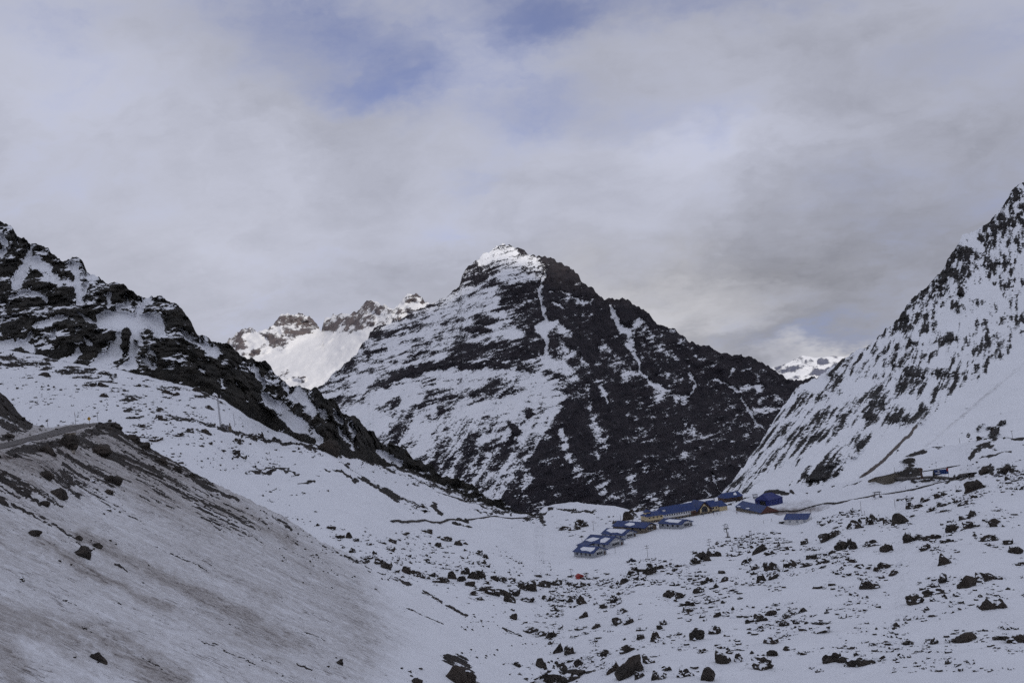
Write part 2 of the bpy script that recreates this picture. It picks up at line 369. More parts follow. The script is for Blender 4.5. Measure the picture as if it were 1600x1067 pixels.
# ------------------------------------------------------------------ terrain sheets
def sheet(name, label, mat, x0, x1, step, top, bottom, Yf, density, relief=None, jag=0.0, back=(20, 80, 260), drop=1.0, dirt=None, post=None, jagw=14.0):
    cols = np.arange(x0, x1 + step, step)
    tp = top(cols)
    if jag: tp = tp + jag * fbm(cols / jagw, cols * 0 + 3.3, cols * 0, 5, 0.6)
    bt = bottom(cols) if callable(bottom) else np.full_like(cols, bottom)
    nr = int(max(bt - tp) / step) + 2
    t = np.linspace(1, 0, nr)[:, None]
    px = np.repeat(cols[None, :], nr, 0); py = tp[None, :] + (bt - tp)[None, :] * t
    Y = Yf(px, py)
    V = W(px, py, Y)
    if relief is not None:
        Y = Y + relief(px, py, V); V = W(px, py, Y)
    if post is not None: V = post(px, py, V)
    rk = density(px, py, V); dr = dirt(px, py, V) if dirt else np.zeros_like(rk)
    last = V[-1]; rows = []
    for b in back:
        p = last.copy(); p[:, 1] += b; p[:, 0] += p[:, 0] / np.maximum(1, last[:, 1]) * b; p[:, 2] -= b * drop; rows.append(p)
    V = np.concatenate([V] + [r[None] for r in rows]); k = len(back)
    rk = np.concatenate([rk, np.repeat(rk[-1:], k, 0)]); dr = np.concatenate([dr, np.repeat(dr[-1:], k, 0)])
    o = mesh_np(name, V.reshape(-1, 3), grid_quads(V.shape[0], V.shape[1])[:, ::-1] if False else grid_quads(V.shape[0], V.shape[1]), mat, {'rock': rk, 'dirt': dr})
    tag(o, label, kind='structure'); return o
def warp_px(px, py, a, s):
    return px + a * 1.5 * fbm(px / s, py / s, 0 * px + 1.5, 5, 0.65), py + a * 1.5 * fbm(px / s, py / s, 0 * px + 8.5, 5, 0.65)

# --- ground: left snow slope, valley floor, boulder field on the right
TOP_G = curve([(-300, 480), (0, 545), (60, 555), (110, 565), (180, 580), (240, 590), (300, 607), (345, 622), (400, 655), (430, 670), (480, 695), (540, 713), (600, 727),
    (640, 736), (690, 757), (740, 780), (800, 801), (835, 807), (850, 792), (880, 783), (905, 784), (920, 787), (960, 790), (985, 797), (1000, 797), (1040, 792), (1080, 783),
    (1120, 776), (1150, 774), (1200, 765), (1250, 759), (1300, 753), (1345, 745), (1370, 742), (1398, 737), (1406, 727), (1413, 718), (1425, 709), (1440, 703), (1470, 696), (1510, 690),
    (1560, 685), (1600, 684), (1900, 672)])
def zY(px, py, Z): return (px, py, Z / ray(px, py).z)
CT_G = [(-300, 480, 800), (0, 545, 760), (150, 575, 740), (300, 607, 730), (430, 670, 760), (600, 727, 790), (740, 780, 810), (835, 807, 805),
    (0, 620, 640), (140, 640, 600), (340, 668, 610), (500, 700, 660), (600, 780, 610), (700, 815, 640), (800, 815, 715), (700, 860, 520), (450, 740, 590), (400, 760, 540),
    (600, 870, 430), (740, 890, 455), (0, 700, 560), (0, 1000, 400), (300, 900, 420), (-300, 700, 600), (-300, 1250, 330), (300, 1250, 300),
    zY(920, 872, -111), zY(975, 850, -111), zY(1060, 825, -110), zY(1020, 818, -110), zY(1100, 803, -110), zY(1137, 796, -110), zY(1180, 802, -109), zY(1205, 790, -109),
    zY(880, 783, -111), zY(920, 787, -112), zY(1000, 797, -113), zY(1120, 776, -110), zY(1200, 765, -108), zY(1250, 759, -105), zY(1345, 746, -98), zY(1243, 818, -108), zY(1300, 785, -104),
    zY(1400, 765, -98), zY(1500, 746, -90), zY(840, 870, -108), zY(900, 895, -108), zY(1010, 870, -108), zY(1135, 840, -107), zY(1170, 848, -106), zY(1000, 890, -103), zY(1100, 870, -101),
    zY(1200, 840, -99), zY(1300, 815, -95), zY(1400, 790, -90), zY(1500, 765, -84), zY(1600, 740, -78), zY(850, 930, -96), zY(850, 1000, -86), zY(850, 1060, -78),
    zY(1000, 1060, -68), zY(1200, 1060, -63), zY(1400, 1060, -59), zY(1600, 1060, -57), zY(1000, 950, -88), zY(1200, 950, -83), zY(1400, 950, -77), zY(1600, 950, -74),
    zY(1200, 880, -92), zY(1400, 880, -85), zY(1600, 880, -81), zY(1400, 830, -88), zY(1600, 820, -82), (1200, 1250, 120), (1600, 1250, 105), (850, 1250, 150), (600, 1250, 210),
    (1900, 1250, 95), (1900, 740, 500), (1900, 950, 250), (1398, 740, 660), (1470, 745, 620), (1440, 703, 720), (1520, 690, 700), (1600, 684, 690), (1600, 722, 560), (1520, 725, 620), (1900, 672, 690)]
Y_G = tps(CT_G)
ROCK_G = [
    ([(0, 562), (60, 570), (120, 578), (170, 592)], 11, .44, .9), ([(150, 590), (190, 612), (215, 625)], 9, .50, .8), ([(195, 640), (250, 648), (300, 657), (345, 668)], 4, .62),
    ([(345, 668), (400, 683), (440, 690), (490, 700), (520, 704)], 3.6, .95), ([(520, 704), (560, 715), (600, 728)], 3.5, .75), ([(383, 733), (420, 729), (436, 733), (465, 740)], 3, .75), ([(385, 736), (432, 737)], 3, .70), ([(467, 756), (480, 752), (492, 749)], 1.6, .95), ([(412, 771), (424, 767), (436, 764)], 1.1, .9), ([(508, 733), (530, 740), (548, 746)], 2, .75), ([(528, 723), (545, 724)], 1, .8), ([(552, 752), (570, 750), (600, 766), (622, 780)], 4.5, .9), ([(228, 597), (300, 612), (345, 632)], 8, .36, .9), ([(205, 625), (235, 640)], 6, .45, .8),
    ([(588, 757), (612, 770), (640, 788), (665, 797)], 3.5, .68), ([(540, 728), (575, 748)], 3, .5), ([(676, 790), (684, 800), (690, 805)], 4, .8), ([(712, 812), (728, 816), (735, 822)], 4, .8), ([(824, 812), (845, 808), (850, 814)], 4, .8),
    ([(605, 733), (650, 742), (690, 762), (740, 783), (790, 800)], 4, .60, .8), ([(640, 747), (690, 768), (760, 795)], 3, .5), ([(690, 758), (735, 779), (800, 802)], 2.5, .75), ([(735, 795), (770, 803)], 2, .6),
    ([(840, 806), (850, 800), (862, 793)], 3, .75), ([(895, 800), (930, 799)], 1.5, .7), ([(870, 795), (905, 797), (925, 799)], 1.8, .65),
    ([(985, 798), (998, 797), (1012, 799)], 4, .8), ([(1150, 783), (1170, 778)], 2.5, .7), ([(1198, 772), (1215, 768), (1229, 774)], 3.5, .72), ([(1235, 770), (1243, 773)], 2, .7), ([(1160, 780), (1180, 776)], 1.5, .6),
    ([(1250, 768), (1350, 755)], 2.0, .4), ([(1409, 742), (1417, 730), (1424, 718)], 10, .8, .9), ([(1405, 745), (1435, 738)], 6, .75), ([(1428, 713), (1438, 706)], 6, .85), ([(1440, 703), (1462, 698), (1475, 695)], 3.5, .75),
    ([(1516, 714), (1526, 702), (1545, 688), (1555, 683)], 4, .95), ([(1555, 682), (1575, 684), (1600, 686)], 2.4, .9), ([(1532, 720), (1555, 713), (1578, 708)], 2.6, .9), ([(1537, 697), (1550, 696)], 2.5, .8), ([(1535, 736), (1550, 734)], 6, .9),
    ([(1565, 735), (1587, 730)], 6, .85), ([(1410, 752), (1440, 753), (1475, 752), (1500, 748)], 4.0, .55), ([(1445, 750), (1500, 745)], 2.2, .7)]
DIRT_G = [([(1215, 795), (1250, 797), (1290, 790)], 6, .75, .8), ([(1225, 790), (1260, 786), (1290, 788)], 5, .5, .8), ([(1205, 799), (1240, 800)], 3.5, .8), ([(1410, 751), (1460, 753), (1515, 747)], 5, .5, .8), ([(1125, 852), (1160, 857)], 5, .22, .9)]
def dens_G(px, py, V):
    X, Yw, Z = V[..., 0], V[..., 1], V[..., 2]
    wx, wy = warp_px(px, py, 5, 18)
    d = paint(np.full(px.shape, -0.05), wx, wy, ROCK_G)
    nz = fbm(X / 14, Yw / 14, Z / 14, 5, 0.6)
    near = sstep(py, 600, 760)
    return d + np.where(d > 0.02, 1.1, 0.10) * nz
def dirt_G(px, py, V):
    wx, wy = warp_px(px, py, 4, 22)
    return paint(np.zeros(px.shape), wx, wy, DIRT_G)
def relief_G(px, py, V):
    X, Yw, Z = V[..., 0], V[..., 1], V[..., 2]
    return 0 * X
def post_G(px, py, V):
    X, Yw = V[..., 0], V[..., 1]
    flat = sstep(np.hypot((px - 1060) / 190, (py - 830) / 60), 0.75, 1.3)
    V = V.copy(); V[..., 2] += flat * (2.6 * fbm(X / 42, Yw / 42, 0 * X, 3) + 0.9 * fbm(X / 11, Yw / 11, 0 * X + 4, 3) + 0.20 * fbm(X / 3.5, Yw / 3.5, 0 * X + 7, 2))
    return V
ground = sheet('ground', 'snow covered valley floor and boulder field slopes', M_ground, -300, 1900, 2.0, TOP_G, 1250, Y_G, dens_G, None, jag=1.6, back=(8, 40, 160, 600), drop=0.7, dirt=dirt_G, post=post_G, jagw=20)

# --- near bank below the mountain road, streaked with dirt
TOP_B = curve([(-300, 470), (0, 612), (10, 620), (18, 629), (28, 645), (34, 650), (48, 661), (62, 666), (76, 667.5), (90, 666), (115, 662.5), (140, 660.5), (152, 660.5), (166, 660), (178, 659), (184, 666), (195, 677), (215, 688), (240, 703), (265, 716), (300, 737),
    (340, 757), (380, 776), (446, 808), (500, 845), (560, 872), (626, 899), (662, 921), (725, 957), (788, 981), (827, 998), (860, 1020), (900, 1060)])
def plane_Y(px, py):
    x, z = (px - 800) / F, (HZ - py) / F
    return -47.0 / (z + 0.5 * x + 0.09)
CT_B = [(0, 694, 202), (37, 685, 221), (75, 675, 247), (75, 668, 268), (115, 663, 285), (150, 661.5, 294), (0, 702, 187), (44, 690, 214), (75, 684, 226), (106, 675, 252), (125, 670, 266), (144, 666, 280), (178, 660, 296),
    (-300, 800, 110), (-300, 760, 124), (-150, 726, 155), (-150, 740, 143),
    (0, 680, 216), (0, 660, 232), (0, 612, 262), (48, 661, 262), (-300, 470, 240), (-300, 700, 145)]
for gx, gy in ((0, 740), (0, 800), (0, 900), (0, 1067), (0, 1250), (-300, 900), (-300, 1100), (-300, 1250), (120, 720), (120, 800), (120, 900), (120, 1067), (120, 1250), (215, 688), (240, 740), (240, 820), (240, 950), (240, 1100), (240, 1250),
               (340, 757), (360, 800), (400, 900), (400, 1000), (400, 1250), (446, 808), (560, 872), (560, 950), (560, 1067), (560, 1250), (662, 921), (700, 1000), (700, 1100), (725, 957), (788, 981), (760, 1060), (860, 1020), (860, 1067), (860, 1250), (900, 1100)):
    CT_B.append((gx, gy, plane_Y(gx, gy)))
Y_B = tps(CT_B)
ROAD_TOP = [(-300, 752), (-150, 726), (0, 694), (37, 685), (75, 675), (100, 667), (125, 663.5), (152, 661.5)]
ROAD_BOT = [(-300, 775), (-150, 742), (0, 702), (44, 690), (75, 684), (106, 675), (125, 670), (150, 664.5)]
ROCK_B = [([(-60, 560), (0, 630), (12, 645), (25, 655)], 22, 1.2, .35), ([(15, 645), (34, 656), (46, 662)], 7, 1.0, .5), ([(2, 682), (14, 683)], 4.5, 1.0, .5), ([(20, 667), (42, 673)], 1.4, .6),
    ([(-300, 830), (-100, 745), (0, 716), (40, 704), (70, 697)], 9, .85, .6), ([(0, 735), (40, 725), (75, 740)], 8, .62, .7), ([(0, 745), (25, 760), (45, 772)], 6, .66, .7), ([(70, 697), (100, 690), (130, 680), (165, 670)], 6, .9, .6),
    ([(165, 668), (182, 672), (205, 690), (235, 708)], 11, 1.0, .5), ([(200, 690), (240, 708), (300, 742), (330, 760)], 6, .8, .6), ([(128, 690), (160, 705), (200, 722), (255, 745)], 8, .72, .7), ([(90, 705), (135, 730), (180, 752)], 4, .66, .7),
    ([(255, 745), (300, 768), (350, 795), (385, 812)], 4, .74, .6), ([(225, 735), (280, 770), (330, 800)], 3.5, .62, .6), ([(60, 715), (100, 745), (150, 768)], 3.5, .6, .6), ([(330, 760), (372, 783)], 2.5, .8), ([(385, 812), (415, 826)], 3, .6), ([(425, 805), (455, 828)], 3, .7),
    ([(0, 780), (12, 795), (30, 812)], 6, .66, .7), ([(500, 848), (560, 878)], 2.0, .8), ([(565, 880), (605, 902), (640, 914)], 2.0, .72), ([(575, 890), (630, 912)], 1.6, .6), ([(665, 925), (690, 938)], 4, .62), ([(700, 948), (730, 960)], 3, .7),
    ([(700, 1030), (722, 1035), (735, 1055), (745, 1075)], 10, .85, .5), ([(788, 981), (830, 995), (860, 1015)], 3.2, .75), ([(855, 1000), (872, 1018)], 4, .75), ([(630, 948), (690, 975)], 2, .44), ([(584, 920), (592, 925)], 2, .5)]
DIRT_B = [([(-300, 760), (0, 710), (180, 690), (330, 775)], 60, 1.0, .9), ([(0, 830), (130, 860), (330, 940), (420, 990)], 60, .66, .9), ([(120, 830), (240, 890), (350, 945), (450, 990)], 9, .92, .9), ([(60, 850), (150, 900), (260, 950)], 8, .85, .9),
    ([(0, 960), (90, 985), (180, 1010), (280, 1060)], 24, .88, .9), ([(340, 790), (420, 850), (520, 930), (560, 1000)], 50, .72, .9), ([(330, 780), (400, 820), (450, 850)], 10, .95, .9), ([(400, 880), (480, 960), (520, 1040)], 45, .62, .9), ([(380, 985), (460, 1010)], 14, .8, .9), ([(400, 925), (420, 930)], 14, .75, .9),
    ([(40, 1040), (110, 1060)], 30, .55, .9), ([(0, 1010), (30, 1060)], 24, .85, .9), ([(30, 690), (75, 677), (90, 668)], 4, .7, .8)]
_r = random.Random(5)
for _ in range(95):                       # narrow debris runs down the bank below the road
    x0 = _r.uniform(-40, 330); y0 = max(TOP_B(x0) + 8, 704 if x0 < 150 else 0) + abs(_r.gauss(0, 30)); l = _r.uniform(18, 95)
    ROCK_B.append(([(x0, y0), (x0 + l * .5, y0 + l * _r.uniform(.28, .33)), (x0 + l, y0 + l * _r.uniform(.58, .68))], _r.uniform(.7, 2.6), _r.uniform(.40, .80), .9))
for _ in range(60):
    x0 = _r.uniform(-20, 520); y0 = _r.uniform(TOP_B(x0) + 20, 1060); l = _r.uniform(12, 60)
    ROCK_B.append(([(x0, y0), (x0 + l, y0 + l * _r.uniform(.45, .6))], _r.uniform(.6, 1.5), _r.uniform(.30, .52), .9))
def dens_B(px, py, V):
    X, Yw, Z = V[..., 0], V[..., 1], V[..., 2]
    wx, wy = warp_px(px, py, 4, 16)
    d = paint(np.full(px.shape, -0.10), wx, wy, ROCK_B)
    a, b = X + 0.1 * Yw, Yw - 0.15 * X
    nz = fbm(a / 14, b / 3.2, Z / 14, 6, 0.68)
    return d + np.where(d > 0, 1.25, 0.14) * nz
def dirt_B(px, py, V):
    wx, wy = warp_px(px, py, 12, 60)
    base = 0.40 * (1 - sstep(px + 60 * fbm(px / 50, py / 30, 0 * px, 4), 430, 740)) * sstep(py, 660, 740) + 0.10 * (1 - sstep(px, 600, 860))
    return paint(base, wx, wy, DIRT_B)
def relief_B(px, py, V):
    X, Yw, Z = V[..., 0], V[..., 1], V[..., 2]
    rt = np.interp(px, [p[0] for p in ROAD_TOP], [p[1] for p in ROAD_TOP]); rb = np.interp(px, [p[0] for p in ROAD_BOT], [p[1] for p in ROAD_BOT])
    off = np.where(px < 150, np.maximum(rt - py, py - rb), 20)
    wgt = sstep(off, 1.5, 16)
    up = ((px < 150) & (py < rt)).astype(float)
    a, b = X + 0.1 * Yw, Yw - 0.15 * X
    rg = 1.6 * fbm(a / 60, b / 14, Z / 60, 4) + 0.5 * fbm(X / 5, Yw / 5, Z / 5, 4) + 2.0 * fbm(X / 40, Yw / 40, Z / 40, 2)
    rocky = paint(np.zeros(px.shape), px, py, ROCK_B[:12])
    return wgt * (rg + np.clip(rocky, 0, 1) * 3.5 * fbm(X / 7, Yw / 7, Z / 7, 5, 0.6)) * np.where(up > 0, 0.8, 1.0)
bank = sheet('road_bank', 'steep bank of dirty snow below the mountain road', M_bank, -300, 900, 1.7, TOP_B, 1250, Y_B, dens_B, relief_B, jag=3.0, back=(3, 15, 50, 150), drop=0.9, dirt=dirt_B, jagw=9)

# --- rocky hill on the left
TOP_L = curve([(-300, 190), (0, 344), (10, 348), (20, 355), (27, 368), (38, 372), (45, 383), (65, 384), (75, 387), (85, 400), (95, 406), (110, 404), (122, 403), (130, 412), (137, 425), (145, 429), (155, 431), (163, 440), (170, 445), (175, 441), (185, 442), (200, 450), (212, 459),
    (222, 464), (228, 464), (232, 463), (245, 463), (258, 464), (268, 470), (280, 480), (290, 491), (298, 503), (305, 515), (310, 523), (325, 527), (335, 535), (345, 533), (355, 536), (368, 545), (375, 555), (395, 565), (405, 566), (415, 568), (425, 577), (432, 586), (440, 593),
    (455, 605), (465, 603), (475, 603), (485, 607), (495, 605), (500, 612), (505, 622), (515, 623), (525, 628), (532, 641), (545, 654), (555, 652), (565, 660), (575, 671), (585, 676), (592, 688), (598, 694), (605, 697), (612, 693), (622, 693), (632, 696), (638, 706), (645, 715),
    (660, 722), (672, 724), (680, 735), (690, 742), (705, 747), (720, 752), (740, 761), (760, 772), (775, 780), (790, 786), (800, 795), (815, 799), (830, 804), (860, 812)])
def BOT_L(x): return TOP_G(x) + 26
def Y_L(px, py):
    tg = TOP_G(px); base = Y_G(px, tg) + 3
    hgt = np.clip((tg - py) / 200.0, -0.2, 2)
    return base * (1 + 0.26 * hgt) + 6
SNOW_L = [([(50, 383), (43, 400)], 4, .0), ([(45, 405), (62, 414), (72, 420)], 9, .0), ([(38, 418), (28, 432), (22, 442)], 8, .0), ([(3, 372), (7, 378)], 5, .1), ([(16, 463), (40, 456), (60, 463), (72, 470)], 3, .1), ([(88, 425), (80, 435), (92, 445)], 4, .42), ([(70, 432), (105, 440)], 6, .48),
    ([(114, 413), (120, 430), (123, 455), (127, 470)], 5, .05), ([(132, 432), (148, 431)], 5, .15), ([(135, 445), (128, 460)], 4, .1), ([(124, 490), (150, 503), (163, 510)], 3, .1), ([(165, 500), (200, 503), (235, 501), (247, 508)], 13, -.1, .35),
    ([(214, 488), (222, 472), (230, 466)], 6, .05), ([(190, 522), (182, 545), (175, 560)], 7, .0), ([(212, 520), (205, 548), (200, 562)], 11, .0), ([(172, 462), (168, 478)], 5, .2), ([(195, 465), (200, 477), (185, 485)], 4, .25), ([(205, 460), (215, 468)], 4, .3),
    ([(55, 507), (80, 503), (100, 497)], 4, .35), ([(48, 523), (40, 530)], 4, .2), ([(82, 528), (88, 518)], 3, .2), ([(122, 516), (128, 513)], 3, .2), ([(140, 535), (135, 530)], 4, .3), ([(0, 537), (30, 536), (48, 545)], 6, .0), ([(100, 566), (122, 553)], 6, .05), ([(150, 572), (170, 556), (180, 548)], 8, .0),
    ([(225, 560), (240, 572)], 4, .3), ([(245, 556), (232, 548)], 4, .35), ([(284, 519), (300, 529), (320, 539), (337, 549)], 5, .05), ([(328, 541), (337, 549)], 6, .1), ([(312, 575), (318, 582)], 3, .3), ([(340, 590), (348, 602)], 2, .3), ([(370, 600), (380, 614)], 2.2, .25), ([(398, 570), (402, 588), (409, 595)], 3.6, .05), ([(411, 598), (408, 612)], 2, .2),
    ([(413, 620), (440, 637), (470, 662), (500, 684)], 7, .05, .4), ([(440, 645), (470, 668)], 8, .1), ([(464, 611), (475, 622), (487, 640)], 8, .22), ([(446, 600), (450, 612), (460, 625)], 4, .3), ([(478, 640), (487, 648)], 5, .2), ([(524, 648), (533, 660)], 3, .1), ([(546, 663), (553, 678), (549, 698)], 3.5, .15), ([(530, 668), (546, 692)], 3, .15), ([(500, 640), (515, 655)], 5, .45),
    ([(593, 706), (605, 716), (622, 725)], 4.5, .0), ([(757, 771), (770, 777)], 3, .15), ([(640, 728), (660, 737)], 3, .4), ([(700, 757), (720, 762)], 2.5, .4), ([(2, 395), (8, 390)], 4, .2), ([(28, 368), (30, 378)], 2, .3), ([(60, 390), (70, 395)], 2, .35),
    ([(196, 518), (195, 545)], 5.5, 1.3, .25), ([(181, 565), (196, 560)], 5, .9), ([(213, 532)], 2, 1.1)]
def dens_L(px, py, V):
    X, Yw, Z = V[..., 0], V[..., 1], V[..., 2]
    wx, wy = warp_px(px, py, 5, 22)
    d = paint(np.full(px.shape, 0.93), wx, wy, SNOW_L)
    nz = fbm(X / 20, Yw / 40, Z / 9, 5, 0.66); n2 = fbm(X / 60, Yw / 60, Z / 45, 3)
    return d + 0.72 * nz + 0.30 * n2 + 0.75 * (0.52 - worley((X + 6 * nz) / 24, Yw / 30, (Z + 6 * nz) / 19)) - 0.62 * np.clip(normal_z(V) - 0.44, -.25, .5)
def relief_L(px, py, V):
    X, Yw, Z = V[..., 0], V[..., 1], V[..., 2]
    hgt = np.clip((TOP_G(px) - py + 4) / 40.0, 0, 1)
    wx, wy = warp_px(px, py, 5, 22)
    sn = np.clip(paint(np.ones(px.shape), wx, wy, SNOW_L), 0, 1.2)
    q = 5 * fbm(X / 25, Yw / 25, Z / 25, 3); cr = 26 * (0.8 - worley((X + q) / 42, (Yw + q) / 60, (Z + q) / 46)) + 13 * (0.8 - worley((X - q) / 15, Yw / 20, (Z + q) / 17)) + 6 * (0.8 - worley((X + q) / 6, Yw / 8, Z / 6)) + 14 * fbm(X / 80, Yw / 80, Z / 100, 4) + 5.0 * fbm(X / 9, Yw / 9, Z / 9, 4, .6)
    return -hgt * (cr * (0.15 + 0.85 * sn) + 5 * sn)
sheet('rocky_hill', 'dark craggy hill with snow gullies on the left', M_hill, -300, 860, 1.5, TOP_L, BOT_L, Y_L, dens_L, relief_L, jag=9.0, back=(15, 60, 200), drop=1.1, jagw=17)

# --- central mountain
TOP_M = curve([(380, 700), (440, 640), (470, 622), (500, 604), (522, 584), (543, 566), (556, 552), (566, 540), (575, 528), (585, 513), (600, 508), (618, 500), (640, 491), (660, 480), (690, 467), (705, 458), (718, 446), (722, 432), (728, 420), (742, 408), (758, 396), (768, 390),
    (780, 384), (795, 381), (806, 385), (818, 391), (830, 399), (842, 403), (852, 400), (860, 404), (870, 410), (885, 417), (895, 420), (908, 437), (925, 450), (938, 464), (950, 466), (960, 467), (975, 466), (988, 472), (1000, 482), (1015, 492), (1030, 507), (1045, 513),
    (1060, 519), (1075, 530), (1095, 541), (1105, 540), (1120, 548), (1147, 554), (1165, 556), (1179, 562), (1205, 575), (1229, 591), (1240, 593), (1252, 594), (1261, 590), (1280, 589), (1320, 600), (1420, 640)])
Y_M = tps([(795, 381, 4500), (690, 467, 4500), (600, 508, 4550), (522, 584, 4350), (440, 640, 4100), (380, 700, 4000), (895, 420, 4480), (975, 466, 4400), (1060, 519, 4350), (1180, 562, 4300), (1252, 594, 4250), (1420, 640, 4300),
    (848, 500, 4150), (870, 600, 3750), (840, 700, 3480), (800, 790, 3280), (800, 870, 3120), (760, 480, 4230), (740, 570, 3980), (680, 640, 3850), (620, 600, 4050), (560, 640, 3950), (600, 700, 3700), (660, 760, 3500), (700, 870, 3300), (500, 870, 3400),
    (960, 560, 4080), (980, 650, 3780), (960, 740, 3480), (960, 870, 3150), (1080, 620, 3980), (1100, 700, 3680), (1120, 780, 3400), (1180, 660, 3900), (1250, 680, 3800), (1250, 870, 3300), (1420, 870, 3500)])
XDIV = curve([(380, 802), (430, 812), (480, 815), (520, 818), (560, 845), (600, 880), (640, 874), (680, 852), (720, 822), (760, 795), (800, 770), (880, 740)])
PAINT_M = [
    ([(770, 400), (800, 405), (830, 415)], 16, .42, .6), ([(800, 385), (812, 392), (825, 398)], 3, .75), ([(735, 425), (760, 432), (775, 440)], 13, .66, .6), ([(748, 412), (760, 402)], 6, .2), ([(795, 430), (830, 435)], 10, .48, .6), ([(740, 452), (765, 455)], 8, .30, .6),
    ([(790, 460), (815, 452), (838, 462)], 15, .78, .6), ([(805, 480), (830, 488)], 14, .82, .6), ([(730, 465), (770, 470)], 10, .26), ([(700, 478), (740, 490), (775, 500)], 12, .34), ([(745, 500), (770, 503)], 6, .72), ([(790, 510), (815, 505)], 9, .62), ([(735, 516), (760, 518)], 4, .9), ([(770, 515), (800, 518)], 9, .12),
    ([(715, 543), (745, 540), (790, 540), (840, 545)], 9, .88, .5), ([(705, 556), (760, 553), (850, 556)], 7, .80, .5), ([(640, 579), (690, 572), (745, 571), (800, 572), (838, 576)], 6.5, .95, .4), ([(640, 579), (612, 592), (585, 601)], 6, .92, .4), ([(578, 605), (570, 620)], 4, .8), ([(835, 575), (860, 570)], 5, .55),
    ([(650, 545), (700, 535)], 12, .50, .6), ([(620, 520), (660, 505), (690, 490)], 10, .50, .6), ([(590, 512), (610, 520)], 7, .7), ([(640, 530), (600, 548)], 9, .36), ([(580, 520), (588, 524)], 7, .85), ([(570, 545), (590, 548), (600, 545)], 5, .75), ([(625, 495), (660, 484)], 5, .55),
    ([(545, 570), (530, 590), (515, 600)], 8, .62, .6), ([(535, 600), (545, 615), (530, 625)], 13, .68, .7), ([(600, 620), (640, 610)], 18, .24, .7), ([(600, 640), (615, 625)], 9, .66, .6), ([(560, 650), (590, 660)], 16, .08, .6), ([(700, 592), (780, 590), (840, 600)], 14, .20, .7), ([(775, 600), (805, 605)], 14, .50, .6),
    ([(665, 625), (700, 615), (745, 612), (768, 610)], 7, .72, .6), ([(690, 640), (705, 632)], 6, .8), ([(640, 648), (660, 635)], 8, .62), ([(595, 700), (620, 670), (650, 650)], 10, .72, .6), ([(655, 665), (660, 690)], 14, .14, .6), ([(700, 665), (730, 655), (760, 650)], 10, .50, .7), ([(730, 635), (790, 640), (830, 625)], 14, .28, .7), ([(855, 600), (862, 640)], 12, .16, .6),
    ([(800, 662), (810, 675)], 6, .95, .4), ([(825, 640), (828, 650)], 4, .8), ([(770, 690), (785, 680), (800, 690)], 8, .45), ([(680, 720), (720, 690), (740, 680)], 14, .55, .7), ([(720, 740), (745, 710), (770, 695)], 10, .70, .6), ([(760, 760), (790, 710), (800, 690)], 10, .80, .6), ([(650, 715), (680, 740)], 8, .4), ([(790, 740), (770, 775)], 14, .50, .7), ([(815, 700), (825, 740), (820, 780)], 10, .56, .7), ([(740, 770), (765, 740)], 7, .45), ([(700, 755), (720, 770)], 8, .7),
    ([(849, 418), (847, 440), (845, 465)], 2.6, -.3, .4), ([(845, 465), (850, 480), (850, 500)], 3.6, -.2, .4), ([(850, 500), (845, 515), (852, 535), (855, 548)], 5, .05, .5), ([(842, 512), (870, 505)], 7, .18), ([(875, 512), (885, 518)], 7, .4), ([(880, 545), (890, 552), (875, 560)], 10, .40, .6), ([(850, 560), (880, 575), (890, 590)], 10, .36, .6),
    ([(860, 425), (900, 430), (930, 455)], 12, 1.0, .5), ([(860, 455), (890, 460)], 2, .4), ([(865, 475), (880, 480)], 2, .4), ([(905, 470), (940, 480)], 8, .84), ([(895, 467), (915, 475)], 2.6, .35),
    ([(957, 480), (962, 497), (975, 512)], 4, -.1, .4), ([(975, 512), (990, 520), (983, 535)], 7, .05, .5), ([(985, 535), (993, 560), (1003, 580)], 4, .1, .5), ([(1003, 580), (1020, 600), (1040, 612)], 4, .28, .6), ([(995, 505), (1002, 503)], 6, .12), ([(1008, 520), (1030, 540), (1050, 555)], 7, .44, .7), ([(1000, 520), (1010, 545)], 8, .52, .7), ([(1080, 585), (1086, 605), (1078, 618), (1055, 622)], 3.6, .22, .6), ([(1040, 580), (1060, 590)], 8, .55), ([(1050, 515), (1080, 545), (1095, 560)], 6, .55), ([(1020, 615), (1070, 625)], 8, .52),
    ([(905, 555), (935, 590), (950, 625)], 3, .32), ([(890, 600), (910, 620), (920, 640)], 6, .55), ([(915, 605), (922, 635)], 5, .4), ([(905, 575), (940, 590)], 8, .52), ([(940, 540), (960, 570), (990, 590)], 12, .62), ([(930, 660), (942, 690), (938, 710)], 8, .38, .6), ([(890, 710), (905, 735), (900, 745)], 7, .44, .6), ([(920, 745), (945, 740), (935, 765)], 9, .42, .6), ([(985, 745), (990, 775)], 8, .52, .6), ([(875, 665), (885, 700)], 4, .5), ([(1110, 740), (1125, 765)], 1.6, .2), ([(1095, 757), (1105, 775)], 1.6, .3), ([(1015, 665), (1025, 650)], 3, .4), ([(1060, 672), (1085, 668), (1095, 685)], 7, .56),
    ([(1119, 590), (1140, 605), (1155, 612)], 3, .25, .6), ([(1165, 607), (1190, 605)], 7, .34, .7), ([(1165, 625), (1200, 620), (1215, 620)], 4, .5), ([(1160, 618), (1170, 640), (1182, 660), (1195, 672)], 2.2, .15, .5), ([(1180, 640), (1205, 640)], 6, .58), ([(1137, 585), (1143, 580)], 4, .35), ([(1158, 580), (1175, 576)], 2, .3), ([(1135, 630), (1140, 640)], 4, .55)]
PAINT_M = [((p, r * .62, v, *q) if v < .31 and r <= 5.1 else ((p, r, v + .13, *q) if .29 < v < .57 and p[0][0] > 885 and p[0][1] > 500 else (p, r, v, *q))) for p, r, v, *q in PAINT_M]
